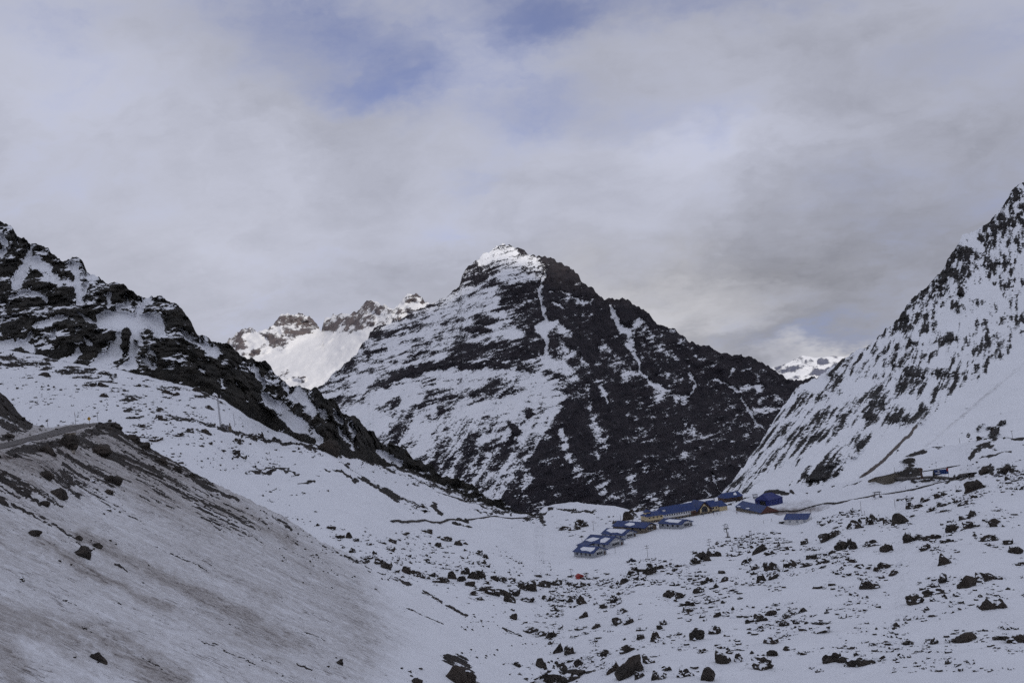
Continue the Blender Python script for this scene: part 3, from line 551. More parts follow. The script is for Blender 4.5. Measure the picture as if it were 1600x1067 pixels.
def dens_M(px, py, V):
    X, Yw, Z = V[..., 0], V[..., 1], V[..., 2]
    wx, wy = warp_px(px, py, 7, 26)
    right = sstep(wx - XDIV(wy), -12, 16)
    d = 0.44 + (0.94 - 0.44) * right
    d = paint(d, wx, wy, PAINT_M)
    zz = Z - 0.16 * X
    strata = fbm(X / 150, Yw / 300, zz / 22, 6, 0.66)
    fall = fbm((X - 0.75 * Z) / 26, Yw / 200, Z / 170, 5, 0.6)
    iso = fbm(X / 60, Yw / 120, Z / 42, 6, 0.68)
    low = sstep(py, 600, 680)
    nz = np.where(right > .5, 0.45 * strata + 0.75 * iso, (1 - low) * (0.95 * strata + 0.35 * iso) + low * (0.7 * fall + 0.45 * iso))
    edge = sstep(py - TOP_M(px), 0, 10)
    return d + 0.80 * nz + 0.55 * (0.5 - worley((X - .4 * Z) / 38, Yw / 80, zz / 13)) + (1 - edge) * 0.08 - 0.5 * np.clip(normal_z(V) - 0.6, -.35, .35)
def relief_M(px, py, V):
    X, Yw, Z = V[..., 0], V[..., 1], V[..., 2]
    wx, wy = warp_px(px, py, 7, 26)
    rock = np.clip(paint(0.385 + 0.4 * sstep(wx - XDIV(wy), -12, 16), wx, wy, PAINT_M), 0, 1)
    big = 70 * fbm((X - 0.3 * Z) / 420, Yw / 900, Z / 900, 3, 0.5, True); med = 34 * fbm((X - .5 * Z) / 120, Yw / 200, Z / 220, 4, 0.55, True)
    st = 10 * fbm(X / 160, Yw / 300, (Z - .16 * X) / 20, 4, 0.6)
    return -(big + med * (0.4 + 0.8 * rock) + st + 16 * rock) * sstep(py, 375, 420) * 0.9
sheet('mountain', 'big pyramid mountain of dark banded rock and snow', M_mount, 380, 1420, 1.5, TOP_M, 870, Y_M, dens_M, relief_M, jag=7.0, back=(80, 300, 900), drop=0.9, jagw=10)

# --- sunlit range behind on the left
TOP_F = curve([(300, 600), (330, 560), (345, 545), (355, 534), (367, 522), (382, 515), (397, 514), (415, 517), (427, 507), (433, 499), (440, 492), (455, 490), (470, 491), (480, 494), (490, 500), (497, 508), (502, 515), (507, 500), (520, 494), (540, 491), (557, 487), (565, 477), (571, 471), (577, 468),
    (587, 471), (595, 475), (612, 481), (621, 480), (626, 468), (633, 462), (642, 459), (652, 460), (660, 466), (666, 472), (690, 478), (760, 500), (800, 540)])
Y_F = tps([(300, 600, 6900), (367, 522, 7200), (455, 490, 7300), (502, 515, 7200), (577, 468, 6700), (645, 459, 6200), (760, 500, 5900), (800, 540, 5600), (420, 545, 6750), (480, 545, 6500), (540, 540, 6000), (600, 500, 6000), (580, 560, 5500), (480, 590, 5700), (420, 600, 5900), (640, 520, 5700), (560, 640, 5100), (400, 660, 5300), (700, 660, 5100)])
PAINT_F = [([(440, 500), (455, 496), (475, 503), (492, 512)], 10, .85, .5), ([(445, 515), (470, 522), (490, 528)], 9, .88, .5), ([(478, 504), (468, 508)], 3, .2), ([(420, 528), (440, 540), (455, 545)], 10, .92, .4), ([(400, 545), (415, 545)], 6, .7), ([(445, 550), (455, 558)], 6, .85), ([(360, 530), (375, 535), (382, 525)], 10, .66, .6), ([(398, 517), (412, 524)], 4, .7), ([(372, 548), (380, 552)], 5, .5),
    ([(508, 508), (525, 503), (545, 500)], 8, .78, .5), ([(565, 485), (577, 476), (592, 482)], 9, .95, .4), ([(545, 500), (565, 497), (580, 500)], 7, .82, .5), ([(565, 508), (560, 515)], 6, .6), ([(530, 518), (550, 512)], 5, .5), ([(515, 525), (525, 522)], 3, .5), ([(600, 485), (612, 487)], 5, .55), ([(632, 468), (645, 463), (658, 468)], 6, .95, .4), ([(640, 482), (652, 484)], 4, .8), ([(625, 487), (620, 497)], 4, .5),
    ([(390, 530), (400, 525), (410, 532)], 8, -.2, .5), ([(470, 548), (540, 535), (580, 545)], 16, -.3, .6), ([(430, 570), (500, 580), (540, 570)], 22, -.3, .6), ([(500, 520), (498, 535)], 8, -.2), ([(440, 590), (460, 585)], 6, .5), ([(462, 590), (475, 592)], 4, .7)]
PAINT_F = [(p, r, min(v, .74), *q) for p, r, v, *q in PAINT_F]
def dens_F(px, py, V):
    X, Yw, Z = V[..., 0], V[..., 1], V[..., 2]
    wx, wy = warp_px(px, py, 10, 26)
    d = paint(np.full(px.shape, 0.30), wx, wy, PAINT_F)
    return d + 1.05 * fbm((X + .6 * Z) / 120, Yw / 250, Z / 55, 6, 0.74) - 0.5 * np.clip(normal_z(V) - 0.6, -.35, .35)
def relief_F(px, py, V):
    X, Yw, Z = V[..., 0], V[..., 1], V[..., 2]
    rock = np.clip(paint(np.full(px.shape, 0.2), px, py, PAINT_F), 0, 1)
    return -(120 * fbm(X / 500, Yw / 700, Z / 500, 4, .55) + 30 * fbm((X + Z) / 100, Yw / 300, Z / 160, 4, .6) + rock * 60 * fbm(X / 120, Yw / 200, Z / 150, 4, 0.55, True) + 60 * rock)
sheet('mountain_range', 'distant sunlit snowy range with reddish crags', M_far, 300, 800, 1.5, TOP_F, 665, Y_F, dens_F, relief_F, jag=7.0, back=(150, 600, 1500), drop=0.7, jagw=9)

# --- far peak on the right
TOP_R = curve([(1150, 620), (1180, 592), (1205, 574), (1222, 571), (1240, 562), (1248, 559), (1253, 555), (1262, 557), (1275, 558), (1290, 557), (1305, 556), (1330, 558), (1360, 566), (1420, 600)])
Y_R = tps([(1150, 620, 11500), (1253, 555, 12600), (1330, 558, 12800), (1420, 600, 12400), (1230, 600, 11200), (1300, 600, 11300), (1300, 680, 9800), (1150, 680, 9800), (1420, 680, 10000)])
PAINT_R = [([(1212, 578), (1222, 580)], 5, .7), ([(1228, 578), (1240, 574), (1258, 568)], 4, .62), ([(1240, 565), (1252, 560)], 3, .6), ([(1282, 566), (1292, 566)], 4, .8), ([(1275, 580), (1290, 582)], 6, .78), ([(1215, 572), (1240, 568)], 2, .5), ([(1305, 575)], 5, .5)]
def dens_R(px, py, V):
    X, Yw, Z = V[..., 0], V[..., 1], V[..., 2]
    wx, wy = warp_px(px, py, 3, 12)
    return paint(np.full(px.shape, 0.20), wx, wy, PAINT_R) + 0.80 * fbm(X / 200, Yw / 300, (Z - .2 * X) / 60, 5, 0.6)
sheet('distant_mountain', 'far snowy peak in the gap on the right', M_far2, 1150, 1420, 1.5, TOP_R, 680, Y_R, dens_R, lambda px, py, V: -110 * fbm(V[..., 0] / 450, V[..., 1] / 600, V[..., 2] / 450, 4, 0.5, True), jag=1.6, back=(300, 1200), drop=0.6, jagw=7)

# --- steep snow slope on the right
TOP_S = curve([(1060, 830), (1100, 795), (1130, 766), (1145, 750), (1160, 731), (1180, 703), (1190, 690), (1200, 673), (1215, 647), (1230, 626), (1240, 611), (1250, 601), (1265, 595), (1280, 589), (1300, 572), (1315, 561), (1330, 553), (1342, 543), (1355, 540), (1365, 533), (1372, 525), (1380, 519), (1395, 507), (1405, 497),
    (1413, 481), (1425, 468), (1435, 458), (1450, 447), (1461, 434), (1470, 425), (1476, 418), (1480, 407), (1487, 396), (1492, 388), (1502, 372), (1512, 365), (1519, 361), (1530, 356), (1538, 352), (1545, 345), (1551, 340), (1558, 332), (1566, 324), (1571, 314), (1575, 309), (1581, 298), (1590, 291), (1600, 286), (1900, 60)])
Y_S = tps([(1060, 830, 980), (1130, 766, 1080), (1190, 690, 1230), (1250, 601, 1420), (1330, 553, 1520), (1413, 481, 1650), (1502, 372, 1820), (1600, 286, 1950), (1900, 60, 2200), (1150, 790, 960), (1250, 775, 920), (1350, 760, 890), (1440, 720, 880), (1600, 700, 860), (1900, 690, 850),
    (1300, 660, 1180), (1400, 600, 1300), (1500, 500, 1520), (1500, 600, 1230), (1600, 500, 1450), (1600, 600, 1120), (1230, 700, 1120), (1900, 400, 1500), (1350, 830, 800), (1600, 800, 760), (1150, 850, 900)])
PAINT_S = [([(1410, 492), (1440, 468), (1470, 440), (1485, 410)], 13, .92, .5), ([(1430, 490), (1460, 465)], 12, .60, .6), ([(1480, 400), (1500, 388), (1510, 395), (1490, 420)], 8, .80, .5), ([(1505, 410), (1500, 430)], 9, .80, .5), ([(1505, 372), (1525, 360)], 9, -.1, .5), ([(1515, 378), (1530, 385)], 6, .1), ([(1540, 362), (1560, 345), (1580, 345)], 13, .88, .5), ([(1548, 378), (1560, 370)], 9, .85), ([(1570, 320), (1585, 305)], 9, .85, .5), ([(1585, 330), (1600, 325)], 9, .66), ([(1565, 385), (1590, 400)], 12, .56), ([(1530, 400), (1560, 410), (1570, 425)], 14, .66, .7), ([(1590, 370), (1600, 380)], 10, .6),
    ([(1500, 455), (1508, 445)], 6, .95, .4), ([(1520, 445), (1560, 470)], 14, .16), ([(1535, 475), (1550, 480)], 9, .70), ([(1495, 480), (1510, 478)], 6, .75), ([(1470, 490), (1500, 510)], 14, .20), ([(1400, 512), (1420, 518)], 5, .75), ([(1420, 530), (1430, 535)], 5, .8), ([(1455, 535), (1475, 532), (1490, 528)], 5, .72), ([(1400, 540), (1380, 535)], 6, .5), ([(1440, 560), (1500, 545)], 10, .42),
    ([(1415, 580), (1450, 582), (1500, 584)], 7, .80, .6), ([(1408, 605), (1435, 600)], 9, .74, .6), ([(1375, 570), (1390, 560), (1405, 565)], 8, .68, .7), ([(1370, 590), (1380, 580)], 7, .6), ([(1320, 570), (1345, 575), (1320, 590)], 8, .62, .7), ([(1300, 585), (1315, 600), (1305, 610)], 7, .72), ([(1325, 600), (1350, 605)], 12, .12), ([(1370, 625), (1390, 640), (1405, 650)], 12, .84, .6), ([(1340, 635), (1320, 640)], 8, .6), ([(1310, 650), (1300, 640)], 8, .68), ([(1355, 650), (1370, 655)], 8, .72), ([(1440, 630), (1450, 645)], 5, .7), ([(1455, 625), (1460, 605)], 3.5, .75), ([(1440, 640)], 4, .9), ([(1438, 656), (1444, 652)], 3.4, 1.0), ([(1545, 560), (1555, 550)], 8, .68), ([(1570, 555), (1580, 545)], 5, .8), ([(1590, 580), (1596, 575)], 5, .7), ([(1568, 604), (1572, 610)], 3, .8), ([(1520, 555), (1535, 545)], 7, .6),
    ([(1230, 640), (1215, 660)], 9, .62, .7), ([(1285, 620), (1270, 640)], 5, .85, .5), ([(1265, 655), (1258, 670), (1252, 678)], 4.5, .85, .5), ([(1275, 635), (1250, 660), (1220, 690)], 8, .40), ([(1240, 640), (1250, 630)], 6, .7), ([(1195, 690), (1210, 670), (1225, 660)], 8, .68, .7), ([(1235, 680), (1240, 700)], 7, .56), ([(1270, 685), (1285, 688)], 6, .62), ([(1290, 600), (1296, 612)], 3, .8), ([(1265, 600), (1285, 600)], 10, -.02), ([(1215, 720), (1225, 710)], 6, .68), ([(1340, 690), (1345, 705), (1335, 725)], 6, .84, .5), ([(1355, 695), (1365, 690)], 3, .7), ([(1275, 740), (1295, 720), (1310, 712)], 9, .80, .6), ([(1260, 745), (1285, 738)], 5, .8), ([(1150, 755), (1170, 740)], 6, .60), ([(1185, 705), (1200, 695)], 5, .7), ([(1240, 735), (1300, 690), (1360, 660)], 6, .30),
    ([(1375, 745), (1440, 690), (1520, 625), (1620, 545)], 20, -.3, .5), ([(1440, 710), (1530, 665), (1700, 600)], 40, -.3, .5), ([(1360, 720), (1395, 690)], 14, -.2, .5), ([(1190, 760), (1230, 735)], 12, .02), ([(1300, 760), (1370, 700)], 12, -.1),
    ([(1527, 672), (1536, 660)], 2.5, .8), ([(1545, 668), (1556, 672), (1552, 685)], 5, .8), ([(1562, 666), (1570, 658)], 3.5, .8), ([(1503, 650), (1512, 640)], 2, .5)]
DIRT_S = [([(1346, 746), (1362, 734), (1377, 722), (1400, 700), (1410, 689), (1420, 681), (1432, 664)], 2.3, 1.5, .6), ([(1420, 718), (1480, 670), (1540, 620), (1620, 550)], 3.5, .42, .9), ([(1480, 668), (1560, 600)], 1.6, .5)]
def dens_S(px, py, V):
    X, Yw, Z = V[..., 0], V[..., 1], V[..., 2]
    wx, wy = warp_px(px, py, 6, 20)
    d = paint(np.full(px.shape, 0.53), wx, wy, PAINT_S)
    a, b = .877 * X - .48 * Yw, Z        # across and up the fall line of this slope
    nz = 0.75 * fbm(a / 7.5, 0 * a + 3, b / 26, 5, 0.70) + 0.6 * fbm(a / 9, 0 * X, Z / 12, 5, .70); n2 = fbm(X / 55, Yw / 80, Z / 40, 3)
    return d + 0.90 * nz + 0.30 * n2 + 0.95 * (0.50 - worley((a + 4 * nz) / 7.5, 0 * a, (b + 5 * nz) / 19)) - 0.4 * np.clip(normal_z(V) - 0.6, -.35, .35)
def dirt_S(px, py, V):
    wx, wy = warp_px(px, py, 2, 16)
    return paint(np.zeros(px.shape), wx, wy, DIRT_S)
def relief_S(px, py, V):
    X, Yw, Z = V[..., 0], V[..., 1], V[..., 2]
    wx, wy = warp_px(px, py, 6, 20)
    rock = np.clip(paint(np.full(px.shape, .37), wx, wy, PAINT_S), 0, 1)
    return -(14 * fbm((X - .7 * Z) / 80, Yw / 150, Z / 150, 3) * sstep(rock, 0.0, .4) + rock * (12 * fbm(X / 30, Yw / 50, Z / 30, 4, 0.55, True) + 10))
sheet('snow_slope', 'steep snow slope peppered with dark rocks on the right', M_right, 1060, 1900, 1.5, TOP_S, lambda x: np.maximum(TOP_G(x) + 45, TOP_S(x) + 10), Y_S, dens_S, relief_S, jag=6.0, back=(30, 120, 400), drop=0.9, dirt=dirt_S, jagw=10)

# --- hidden valley bottom that everything stands in
o = mesh_np('valley_floor', [(-30000, -9000, -700), (30000, -9000, -700), (30000, 30000, -700), (-30000, 30000, -700)], [(0, 1, 2, 3)], M_ground, {'rock': np.full(4, -.1), 'dirt': np.zeros(4)})
tag(o, 'deep snowy valley bottom below the mountains', kind='structure')

# ------------------------------------------------------------------ standing points on the terrain
from mathutils.bvhtree import BVHTree
DG = bpy.context.evaluated_depsgraph_get()
T_G = BVHTree.FromObject(ground, DG); T_B = BVHTree.FromObject(bank, DG)
def on(px, py, near=None):
    d = ray(px, py).normalized()
    hit = T_G.ray_cast(Vector((0, 0, 0)), d)[0]
    hb = T_B.ray_cast(Vector((0, 0, 0)), d)[0]
    if hb is not None and (hit is None or hb.length < hit.length) and near is not False: hit = hb
    if hit is None: hit = d * (float(Y_G(px, py)) / d.y)
    return hit
def drop_z(x, y, fallback):
    hts = []
    for t in (T_G, T_B):
        h_ = t.ray_cast(Vector((x, y, 400)), Vector((0, 0, -1)))[0]
        if h_ is not None: hts.append(h_.z)
    return min(hts, key=lambda z: abs(z - fallback)) if hts else fallback
def mpp(p): return p.y / F       # metres per photo pixel there

# ------------------------------------------------------------------ road, tracks
def ribbon(name, label, mat, pts_l, pts_r, lift, thick=0.25, n_=60):
    a = np.array(pts_l); b = np.array(pts_r); m = len(a)
    def rs_(p):
        t = np.linspace(0, 1, len(p)); tt = np.linspace(0, 1, n_)
        return np.stack([np.interp(tt, t, p[:, i]) for i in range(3)], -1)
    a, b = rs_(a), rs_(b); a[:, 2] += lift; b[:, 2] += lift
    low = np.array([0, 0, thick])
    V = np.concatenate([a, b, b - low, a - low]); q = []
    for i in range(n_ - 1):
        for k in range(4):
            k2 = (k + 1) % 4; q.append((k * n_ + i, k * n_ + i + 1, k2 * n_ + i + 1, k2 * n_ + i))
    o = mesh_np(name, V, q, mat, {'rock': np.zeros(len(V)), 'dirt': np.zeros(len(V))}, smooth=False)
    return tag(o, label, kind='structure')
def pts_of(lst, f): return [tuple(W(np.float64(x), np.float64(y), f(x, y))) for x, y in lst]
rl = [tuple(W(np.float64(x), np.float64(y), Y_B(x, y))) for x, y in ROAD_TOP]; rr = [tuple(W(np.float64(x), np.float64(y), Y_B(x, y))) for x, y in ROAD_BOT]
ribbon('road', 'wet grey asphalt mountain road curving round the bend', M_asph, rl, rr, 0.12, 0.6)
def track(name, label, pix, width, mat=M_track, lift=0.2):
    P = [on(*p, near=False) for p in pix]; L, Rr = [], []
    dense = []
    for p, q in zip(P[:-1], P[1:]):
        for t in range(6): dense.append(p.lerp(q, t / 6))
    dense.append(P[-1])
    for i, p in enumerate(dense):
        d = (dense[min(i + 1, len(dense) - 1)] - dense[max(i - 1, 0)]); d.z = 0; d.normalize(); s = Vector((-d.y, d.x, 0)) * width / 2
        z = max(drop_z(p.x, p.y, p.z), drop_z(p.x + s.x, p.y + s.y, p.z), drop_z(p.x - s.x, p.y - s.y, p.z))
        if abs(z - p.z) > 3: z = p.z
        L.append((p.x + s.x, p.y + s.y, z)); Rr.append((p.x - s.x, p.y - s.y, z))
    return ribbon(name, label, mat, L, Rr, lift, 1.2, len(dense))
track('dirt_track', 'dark cleared track rising across the valley to the retaining wall', [(1196, 801), (1230, 798), (1270, 791), (1300, 786), (1340, 779), (1400, 769), (1450, 759), (1480, 752), (1512, 746)], 3.2)
track('dirt_track', 'thin dark track ledge across the left snow slope', [(612, 815.5), (640, 815), (662, 813), (700, 812), (740, 811), (790, 809.5), (848, 808)], 1.7, lift=0.35)
track('road', 'pale snowy road bench beside the blue shelter', [(1404, 749), (1430, 748), (1470, 747), (1505, 744.5), (1520, 742)], 5.0, M_asph, 0.6)

# ------------------------------------------------------------------ boulders
def rock_mesh(seed, sub, mat=None):
    r_ = random.Random(seed); bm = bmesh.new(); bmesh.ops.create_icosphere(bm, subdivisions=sub, radius=1)
    planes = []
    for i in range(11):
        v = Vector((r_.gauss(0, 1), r_.gauss(0, 1), r_.gauss(0, .8))).normalized(); planes.append((v, r_.uniform(.52, .98)))
    for v in bm.verts:
        d = v.co.normalized(); rr_ = 1.05
        for nn, dd in planes:
            c = d.dot(nn)
            if c > 0.05: rr_ = min(rr_, dd / c)
        v.co = d * rr_
    lob = r_.choice((0, 1, 2, 2)) if sub > 1 else 0          # shoulder lumps pushed out of the main block
    for _ in range(lob):
        c = Vector((r_.choice((-1, 1)) * r_.uniform(.5, .9), r_.uniform(-.5, .2), r_.uniform(-.5, .1))); q = r_.uniform(.35, .6)
        for v in bm.verts:
            dd = (v.co - c).length
            if dd < q * 1.6: v.co += (v.co - c * .2).normalized() * .35 * (1 - dd / (q * 1.6))
    P = np.array([v.co[:] for v in bm.verts]); off = seed * 3.7
    nn = 0.34 * fbm(P[:, 0] * 1.6 + off, P[:, 1] * 1.6, P[:, 2] * 1.6, 4, 0.6)
    for v, k in zip(bm.verts, nn): v.co *= 1 + float(k)
    me = bpy.data.meshes.new('boulder'); bm.to_mesh(me); bm.free(); me.materials.append(mat or M_rock); return me
ROCKS = [rock_mesh(i, 3) for i in range(14)]; ROCKS_B = [rock_mesh(70 + i, 3, M_bare) for i in range(8)]; ROCKS_S = [rock_mesh(40 + i, 2) for i in range(14)]
def zl(x0, y0, s, lst): return [(x0 + a / s, y0 + b / s, c / s, d / s) for a, b, c, d in lst]
RIGHT = zl(1150, 760, 3.476, [(135,355,60,50),(185,370,55,30),(70,415,60,35),(185,455,70,50),(105,450,45,30),(140,515,55,55),(205,500,55,40),(300,440,65,55),(380,435,60,30),(420,390,50,35),(480,415,60,30),(540,388,45,30),(625,410,45,35),(585,340,70,45),(635,335,70,62),(745,320,75,35),(825,350,50,45),(935,300,65,65),(1000,290,80,30),(1035,340,50,35),(1070,285,80,25),(1150,300,60,20),
    (900,200,90,70),(740,205,70,60),(655,225,80,60),(800,180,60,35),(825,200,40,30),(490,295,60,45),(380,310,40,30),(545,265,60,30),(1250,175,60,45),(1290,160,50,35),(1185,245,50,45),(1270,225,60,40),(1420,215,80,40),(1380,295,80,40),(1520,360,75,40),(1490,310,50,30),(1140,420,70,60),(805,440,50,40),(770,460,45,30),(890,430,30,25),(855,480,50,25),(725,555,70,55),(1130,518,60,45),(1262,545,95,95),(1340,515,80,55),(1395,500,60,35),(1460,500,80,20),
    (1380,665,70,80),(1445,655,70,50),(970,635,85,50),(1085,585,100,30),(1210,595,60,20),(1085,620,40,20),(130,730,70,45),(190,700,50,25),(280,715,60,30),(310,700,50,20),(365,680,35,25),(110,775,90,35),(475,748,90,28),(270,755,45,28),(470,790,110,25),(200,850,70,42),(505,670,30,18),(575,665,40,15),(710,605,35,18),(820,592,25,18),(605,878,75,30),(760,860,55,20),(825,860,60,22),(865,884,60,22),(935,855,60,20),(1060,855,70,40),(1040,875,40,20),(1180,845,80,25),(1270,838,110,38),(1525,843,100,55),(1450,832,60,20),(995,902,60,14),
    (140,990,100,70),(20,950,60,60),(200,918,50,28),(535,950,75,62),(580,955,50,30),(360,910,60,25),(290,885,65,18),(675,925,75,32),(670,975,110,45),(785,945,95,28),(455,880,35,15),(520,872,35,15),(1300,565,30,25),(1390,560,35,18),(1480,560,25,15),(1550,430,45,25),(1110,895,30,10),(1378,1005,20,22),(655,980,20,14),(620,705,25,12),(320,630,40,18),(235,645,35,10),(660,630,35,10),(1130,105,60,25),(1070,130,50,22),(1230,70,70,30),(1110,55,50,25),(1250,95,50,25),(1420,130,50,16),(1420,152,40,10),(1520,152,45,15),(1030,80,60,30),(950,120,50,60),(1000,115,50,25),(1090,45,60,20),(1150,130,50,20),(1300,60,40,20)])
CENTRE = zl(700, 880, 3.556, [(45,660,120,135),(110,665,80,90),(520,580,65,60),(700,635,130,65),(560,665,170,75),(430,640,150,55),(650,665,140,60),(1020,615,140,120),(920,600,80,60),(1110,550,60,50),(1160,430,70,60),(1070,420,45,30),(1385,420,70,60),(1490,390,55,50),(1170,640,80,50),(1200,595,90,30),(1320,625,70,45),(1065,635,60,45),(1530,550,90,80),(1445,650,90,95),(1420,495,50,25),(1235,185,60,45),(1285,190,60,50),(1250,215,60,25),(1330,235,70,30),(1330,270,60,40),(970,275,50,25),(940,340,50,50),(1005,335,50,50),(930,215,60,40),(760,300,45,35),(740,225,60,50),(680,205,60,25),(860,250,45,22),(1080,370,50,25),(895,380,25,25),(1175,365,30,30),(1200,340,35,30),
    (370,310,40,40),(680,500,60,50),(615,495,60,80),(580,410,60,40),(520,405,70,30),(450,380,80,25),(550,205,70,35),(600,200,40,25),(440,210,70,25),(340,215,60,50),(300,175,80,40),(350,170,70,40),(210,155,110,30),(150,200,70,25),(460,145,80,55),(410,140,50,45),(540,130,70,35),(600,120,80,35),(690,120,60,35),(740,130,60,30),(850,120,50,30),(930,125,60,30),(1000,490,90,40),(870,520,60,40),(830,545,50,30),(730,565,70,35),(760,530,40,25),(380,570,40,28),(305,560,20,15),(275,90,70,25),(340,105,60,25),(620,365,25,20),(790,385,80,15),(830,355,40,25),(740,365,60,20),(700,410,50,20),(560,290,40,20),(500,295,40,18),(490,325,35,18),(535,330,25,15),(430,330,25,18),
    (1110,60,100,70),(1040,60,60,40),(1200,20,80,25),(1280,20,60,25),(1270,45,40,22),(1420,115,40,22),(1540,100,50,25),(1520,55,40,25),(1500,295,40,28),(1470,210,60,20),(1400,160,50,30),(790,85,60,25),(900,100,60,22),(980,110,60,30),(1150,35,60,30)])
VILL = zl(860, 740, 4, [(490,288,75,65),(525,275,50,35),(185,325,50,50),(215,330,40,50),(545,235,90,35),(85,350,60,25),(160,350,70,30),(140,385,50,15),(380,270,40,18),(405,310,40,30),(910,565,55,55),(955,545,80,65),(1015,515,70,45),(1140,515,80,35),(1125,195,30,30),(30,305,30,15),(640,230,40,14),(620,600,60,40),(590,610,50,35)])
LEFT = zl(480, 780, 5.333, [(85,220,40,25),(190,245,60,35),(265,315,70,35),(345,320,60,45),(400,345,60,35),(290,250,50,15),(300,405,35,22),(370,440,45,40),(500,340,35,15),(520,490,80,35),(600,535,80,50),(665,575,80,70),(740,600,60,25),(820,610,70,55),(880,620,60,60),(940,650,90,60),(1000,660,60,40),(1040,640,80,35),(1100,690,110,45),(1205,660,80,60),(1285,680,60,45),(1315,620,80,60),(1380,660,90,90),(1440,655,80,75),(1365,720,80,45),(1570,670,70,40),(800,285,100,25),(910,310,50,20),(990,275,90,40),(1000,300,70,22),(1080,315,70,20),(1160,345,80,40),(620,345,60,25),(705,355,70,35),(755,335,45,18),(690,425,70,40),(790,410,50,16),(860,408,60,16),(950,410,80,12),(1085,395,65,35),(1115,405,50,15),(1025,445,50,20),(1155,445,40,18),
    (1250,380,60,40),(1310,430,55,25),(1320,375,50,30),(1435,460,60,45),(1490,490,45,40),(1450,530,90,40),(1500,560,45,35),(860,530,40,25),(1107,545,32,28),(1055,525,25,12),(1540,605,60,28),(1470,770,70,40),(1550,790,110,45),(1390,800,80,35),(1440,835,60,25),(1480,700,60,25),(955,95,80,22),(945,60,45,35),(890,70,60,30)])
UPPER = zl(0, 580, 4, [(900,415,70,30),(960,435,80,35),(1110,405,60,25),(1310,450,40,22),(1480,445,45,30),(830,295,90,30),(1000,250,50,25),(1010,300,110,40),(900,350,70,25),(1185,375,45,25),(1225,365,30,20),(1280,385,60,25),(1320,330,40,18),(860,95,50,25),(630,95,60,30),(560,95,80,30),(650,160,50,25),(1115,185,35,20),(1165,215,35,15),(1090,150,60,25),(1030,135,50,25),(1470,525,60,45),(1510,535,50,25),(1385,495,40,15),(1130,575,40,22),(1245,420,50,15),(640,15,50,20),(280,30,60,25),(185,45,45,20),(1340,155,35,25),(398,318,25,12),(1220,125,60,25),(1300,235,45,25)]) + [(508, 704, 31, 21), (406, 684, 11, 12), (370, 691, 11, 7), (396, 686, 9, 9), (327, 693, 9, 5), (295, 675, 11, 7), (332, 663, 9, 4)]
BANK = zl(0, 580, 4, [(690,692,90,55),(360,780,95,50),(275,662,85,55),(290,508,90,60),(600,505,140,60),(400,455,110,70),(720,348,70,35),(40,412,70,30),(670,760,50,25),(575,692,30,20)]) + zl(0, 760, 3.2, [(405,342,80,50),(480,302,45,25),(165,242,55,25),(390,264,40,20),(215,90,45,25),(545,122,25,25),(105,465,22,28),(485,867,60,38),(598,586,22,12)]) + [(530, 1037, 11, 12), (653, 1070, 18, 13), (639, 1049, 6, 7), (250, 722, 18, 10), (222, 700, 20, 11), (275, 735, 14, 8), (300, 745, 12, 7), (205, 686, 20, 10)]
KNOLL = zl(1490, 660, 8.9, [(320,930,230,150),(260,760,80,90),(450,700,150,80),(750,680,170,80),(650,680,60,40),(600,385,60,40),(750,800,70,80),(660,750,60,40),(215,590,50,25),(880,810,90,50),(970,800,60,60),(365,240,80,70),(440,235,60,50),(540,80,60,60),(210,180,50,70)])
NAMES = [('RIGHT', RIGHT, 'on the boulder strewn snowfield right of the village', 'boulders on the right snowfield'), ('CENTRE', CENTRE, 'in the rocky gully below the village', 'boulders in the gully below the village'),
         ('VILL', VILL, 'on the valley snow near the chalets', 'boulders around the chalets'), ('LEFT', LEFT, 'on the lower left snow slope above the gully', 'boulders on the lower left slope'), ('UPPER', UPPER, 'on the upper left snow slope near the mast', 'boulders on the upper left slope'),
         ('BANK', BANK, 'stuck on the dirty snow bank below the road', 'rocks on the dirty snow bank'), ('KNOLL', KNOLL, 'on the knoll by the retaining wall', 'rocks on the knoll')]
SPECIAL = {('RIGHT', 45): 'largest dark boulder of the right snowfield, broad and blocky', ('RIGHT', 49): 'dark upright boulder with a snow notch near the right edge of the snow', ('CENTRE', 7): 'biggest rounded brown boulder in the foreground centre',
    ('CENTRE', 19): 'lone upright dark boulder at the bottom edge right of centre', ('CENTRE', 2): 'round dark boulder perched on the long low ledge at the bottom', ('CENTRE', 3): 'wide smooth grey boulder beside the low dark ledge', ('CENTRE', 0): 'dark rock knob at the foot of the dirty bank',
    ('VILL', 0): 'dark pyramid shaped crag behind the chalets', ('UPPER', 33): 'squat dark boulder on the upper left snow ridge', ('BANK', 0): 'dark angular rock on the bank below the road bend', ('BANK', 1): 'smooth dark stone on the dirty bank left of centre', ('BANK', 2): 'reddish brown rock lodged in the dirty bank',
    ('BANK', 10): 'dark pointed stone alone in the middle of the dirty bank', ('BANK', 17): 'single black stone near the bottom of the dirty bank', ('KNOLL', 0): 'large black crag at the end of the cleared track', ('RIGHT', 0): 'rounded black boulder beside the twin pole frame', ('LEFT', 22): 'large clustered black boulder at the left lip of the gully',
    ('RIGHT', 22): 'tall dark boulder pile at the upper edge of the boulder field', ('VILL', 11): 'big dark boulder at the edge of the valley flat'}
allb = []
for zone, lst, where, grp in NAMES:
    for i, b in enumerate(lst): allb.append((b[2] * b[3], zone, i, b, where, grp))
allb.sort(key=lambda t: -t[0])
MARKS = [(820, 'the gully head'), (907, 'the red hut'), (988, 'the snow groomer'), (1062, 'the long lodge'), (1135, 'the lift tower'), (1206, 'the blue hall'), (1244, 'the pale store'), (1346, 'the bare pole'), (1371, 'the lift gantry'), (1440, 'the pipe pillar'), (1525, 'the black crag'), (1582, 'the knoll pole')]
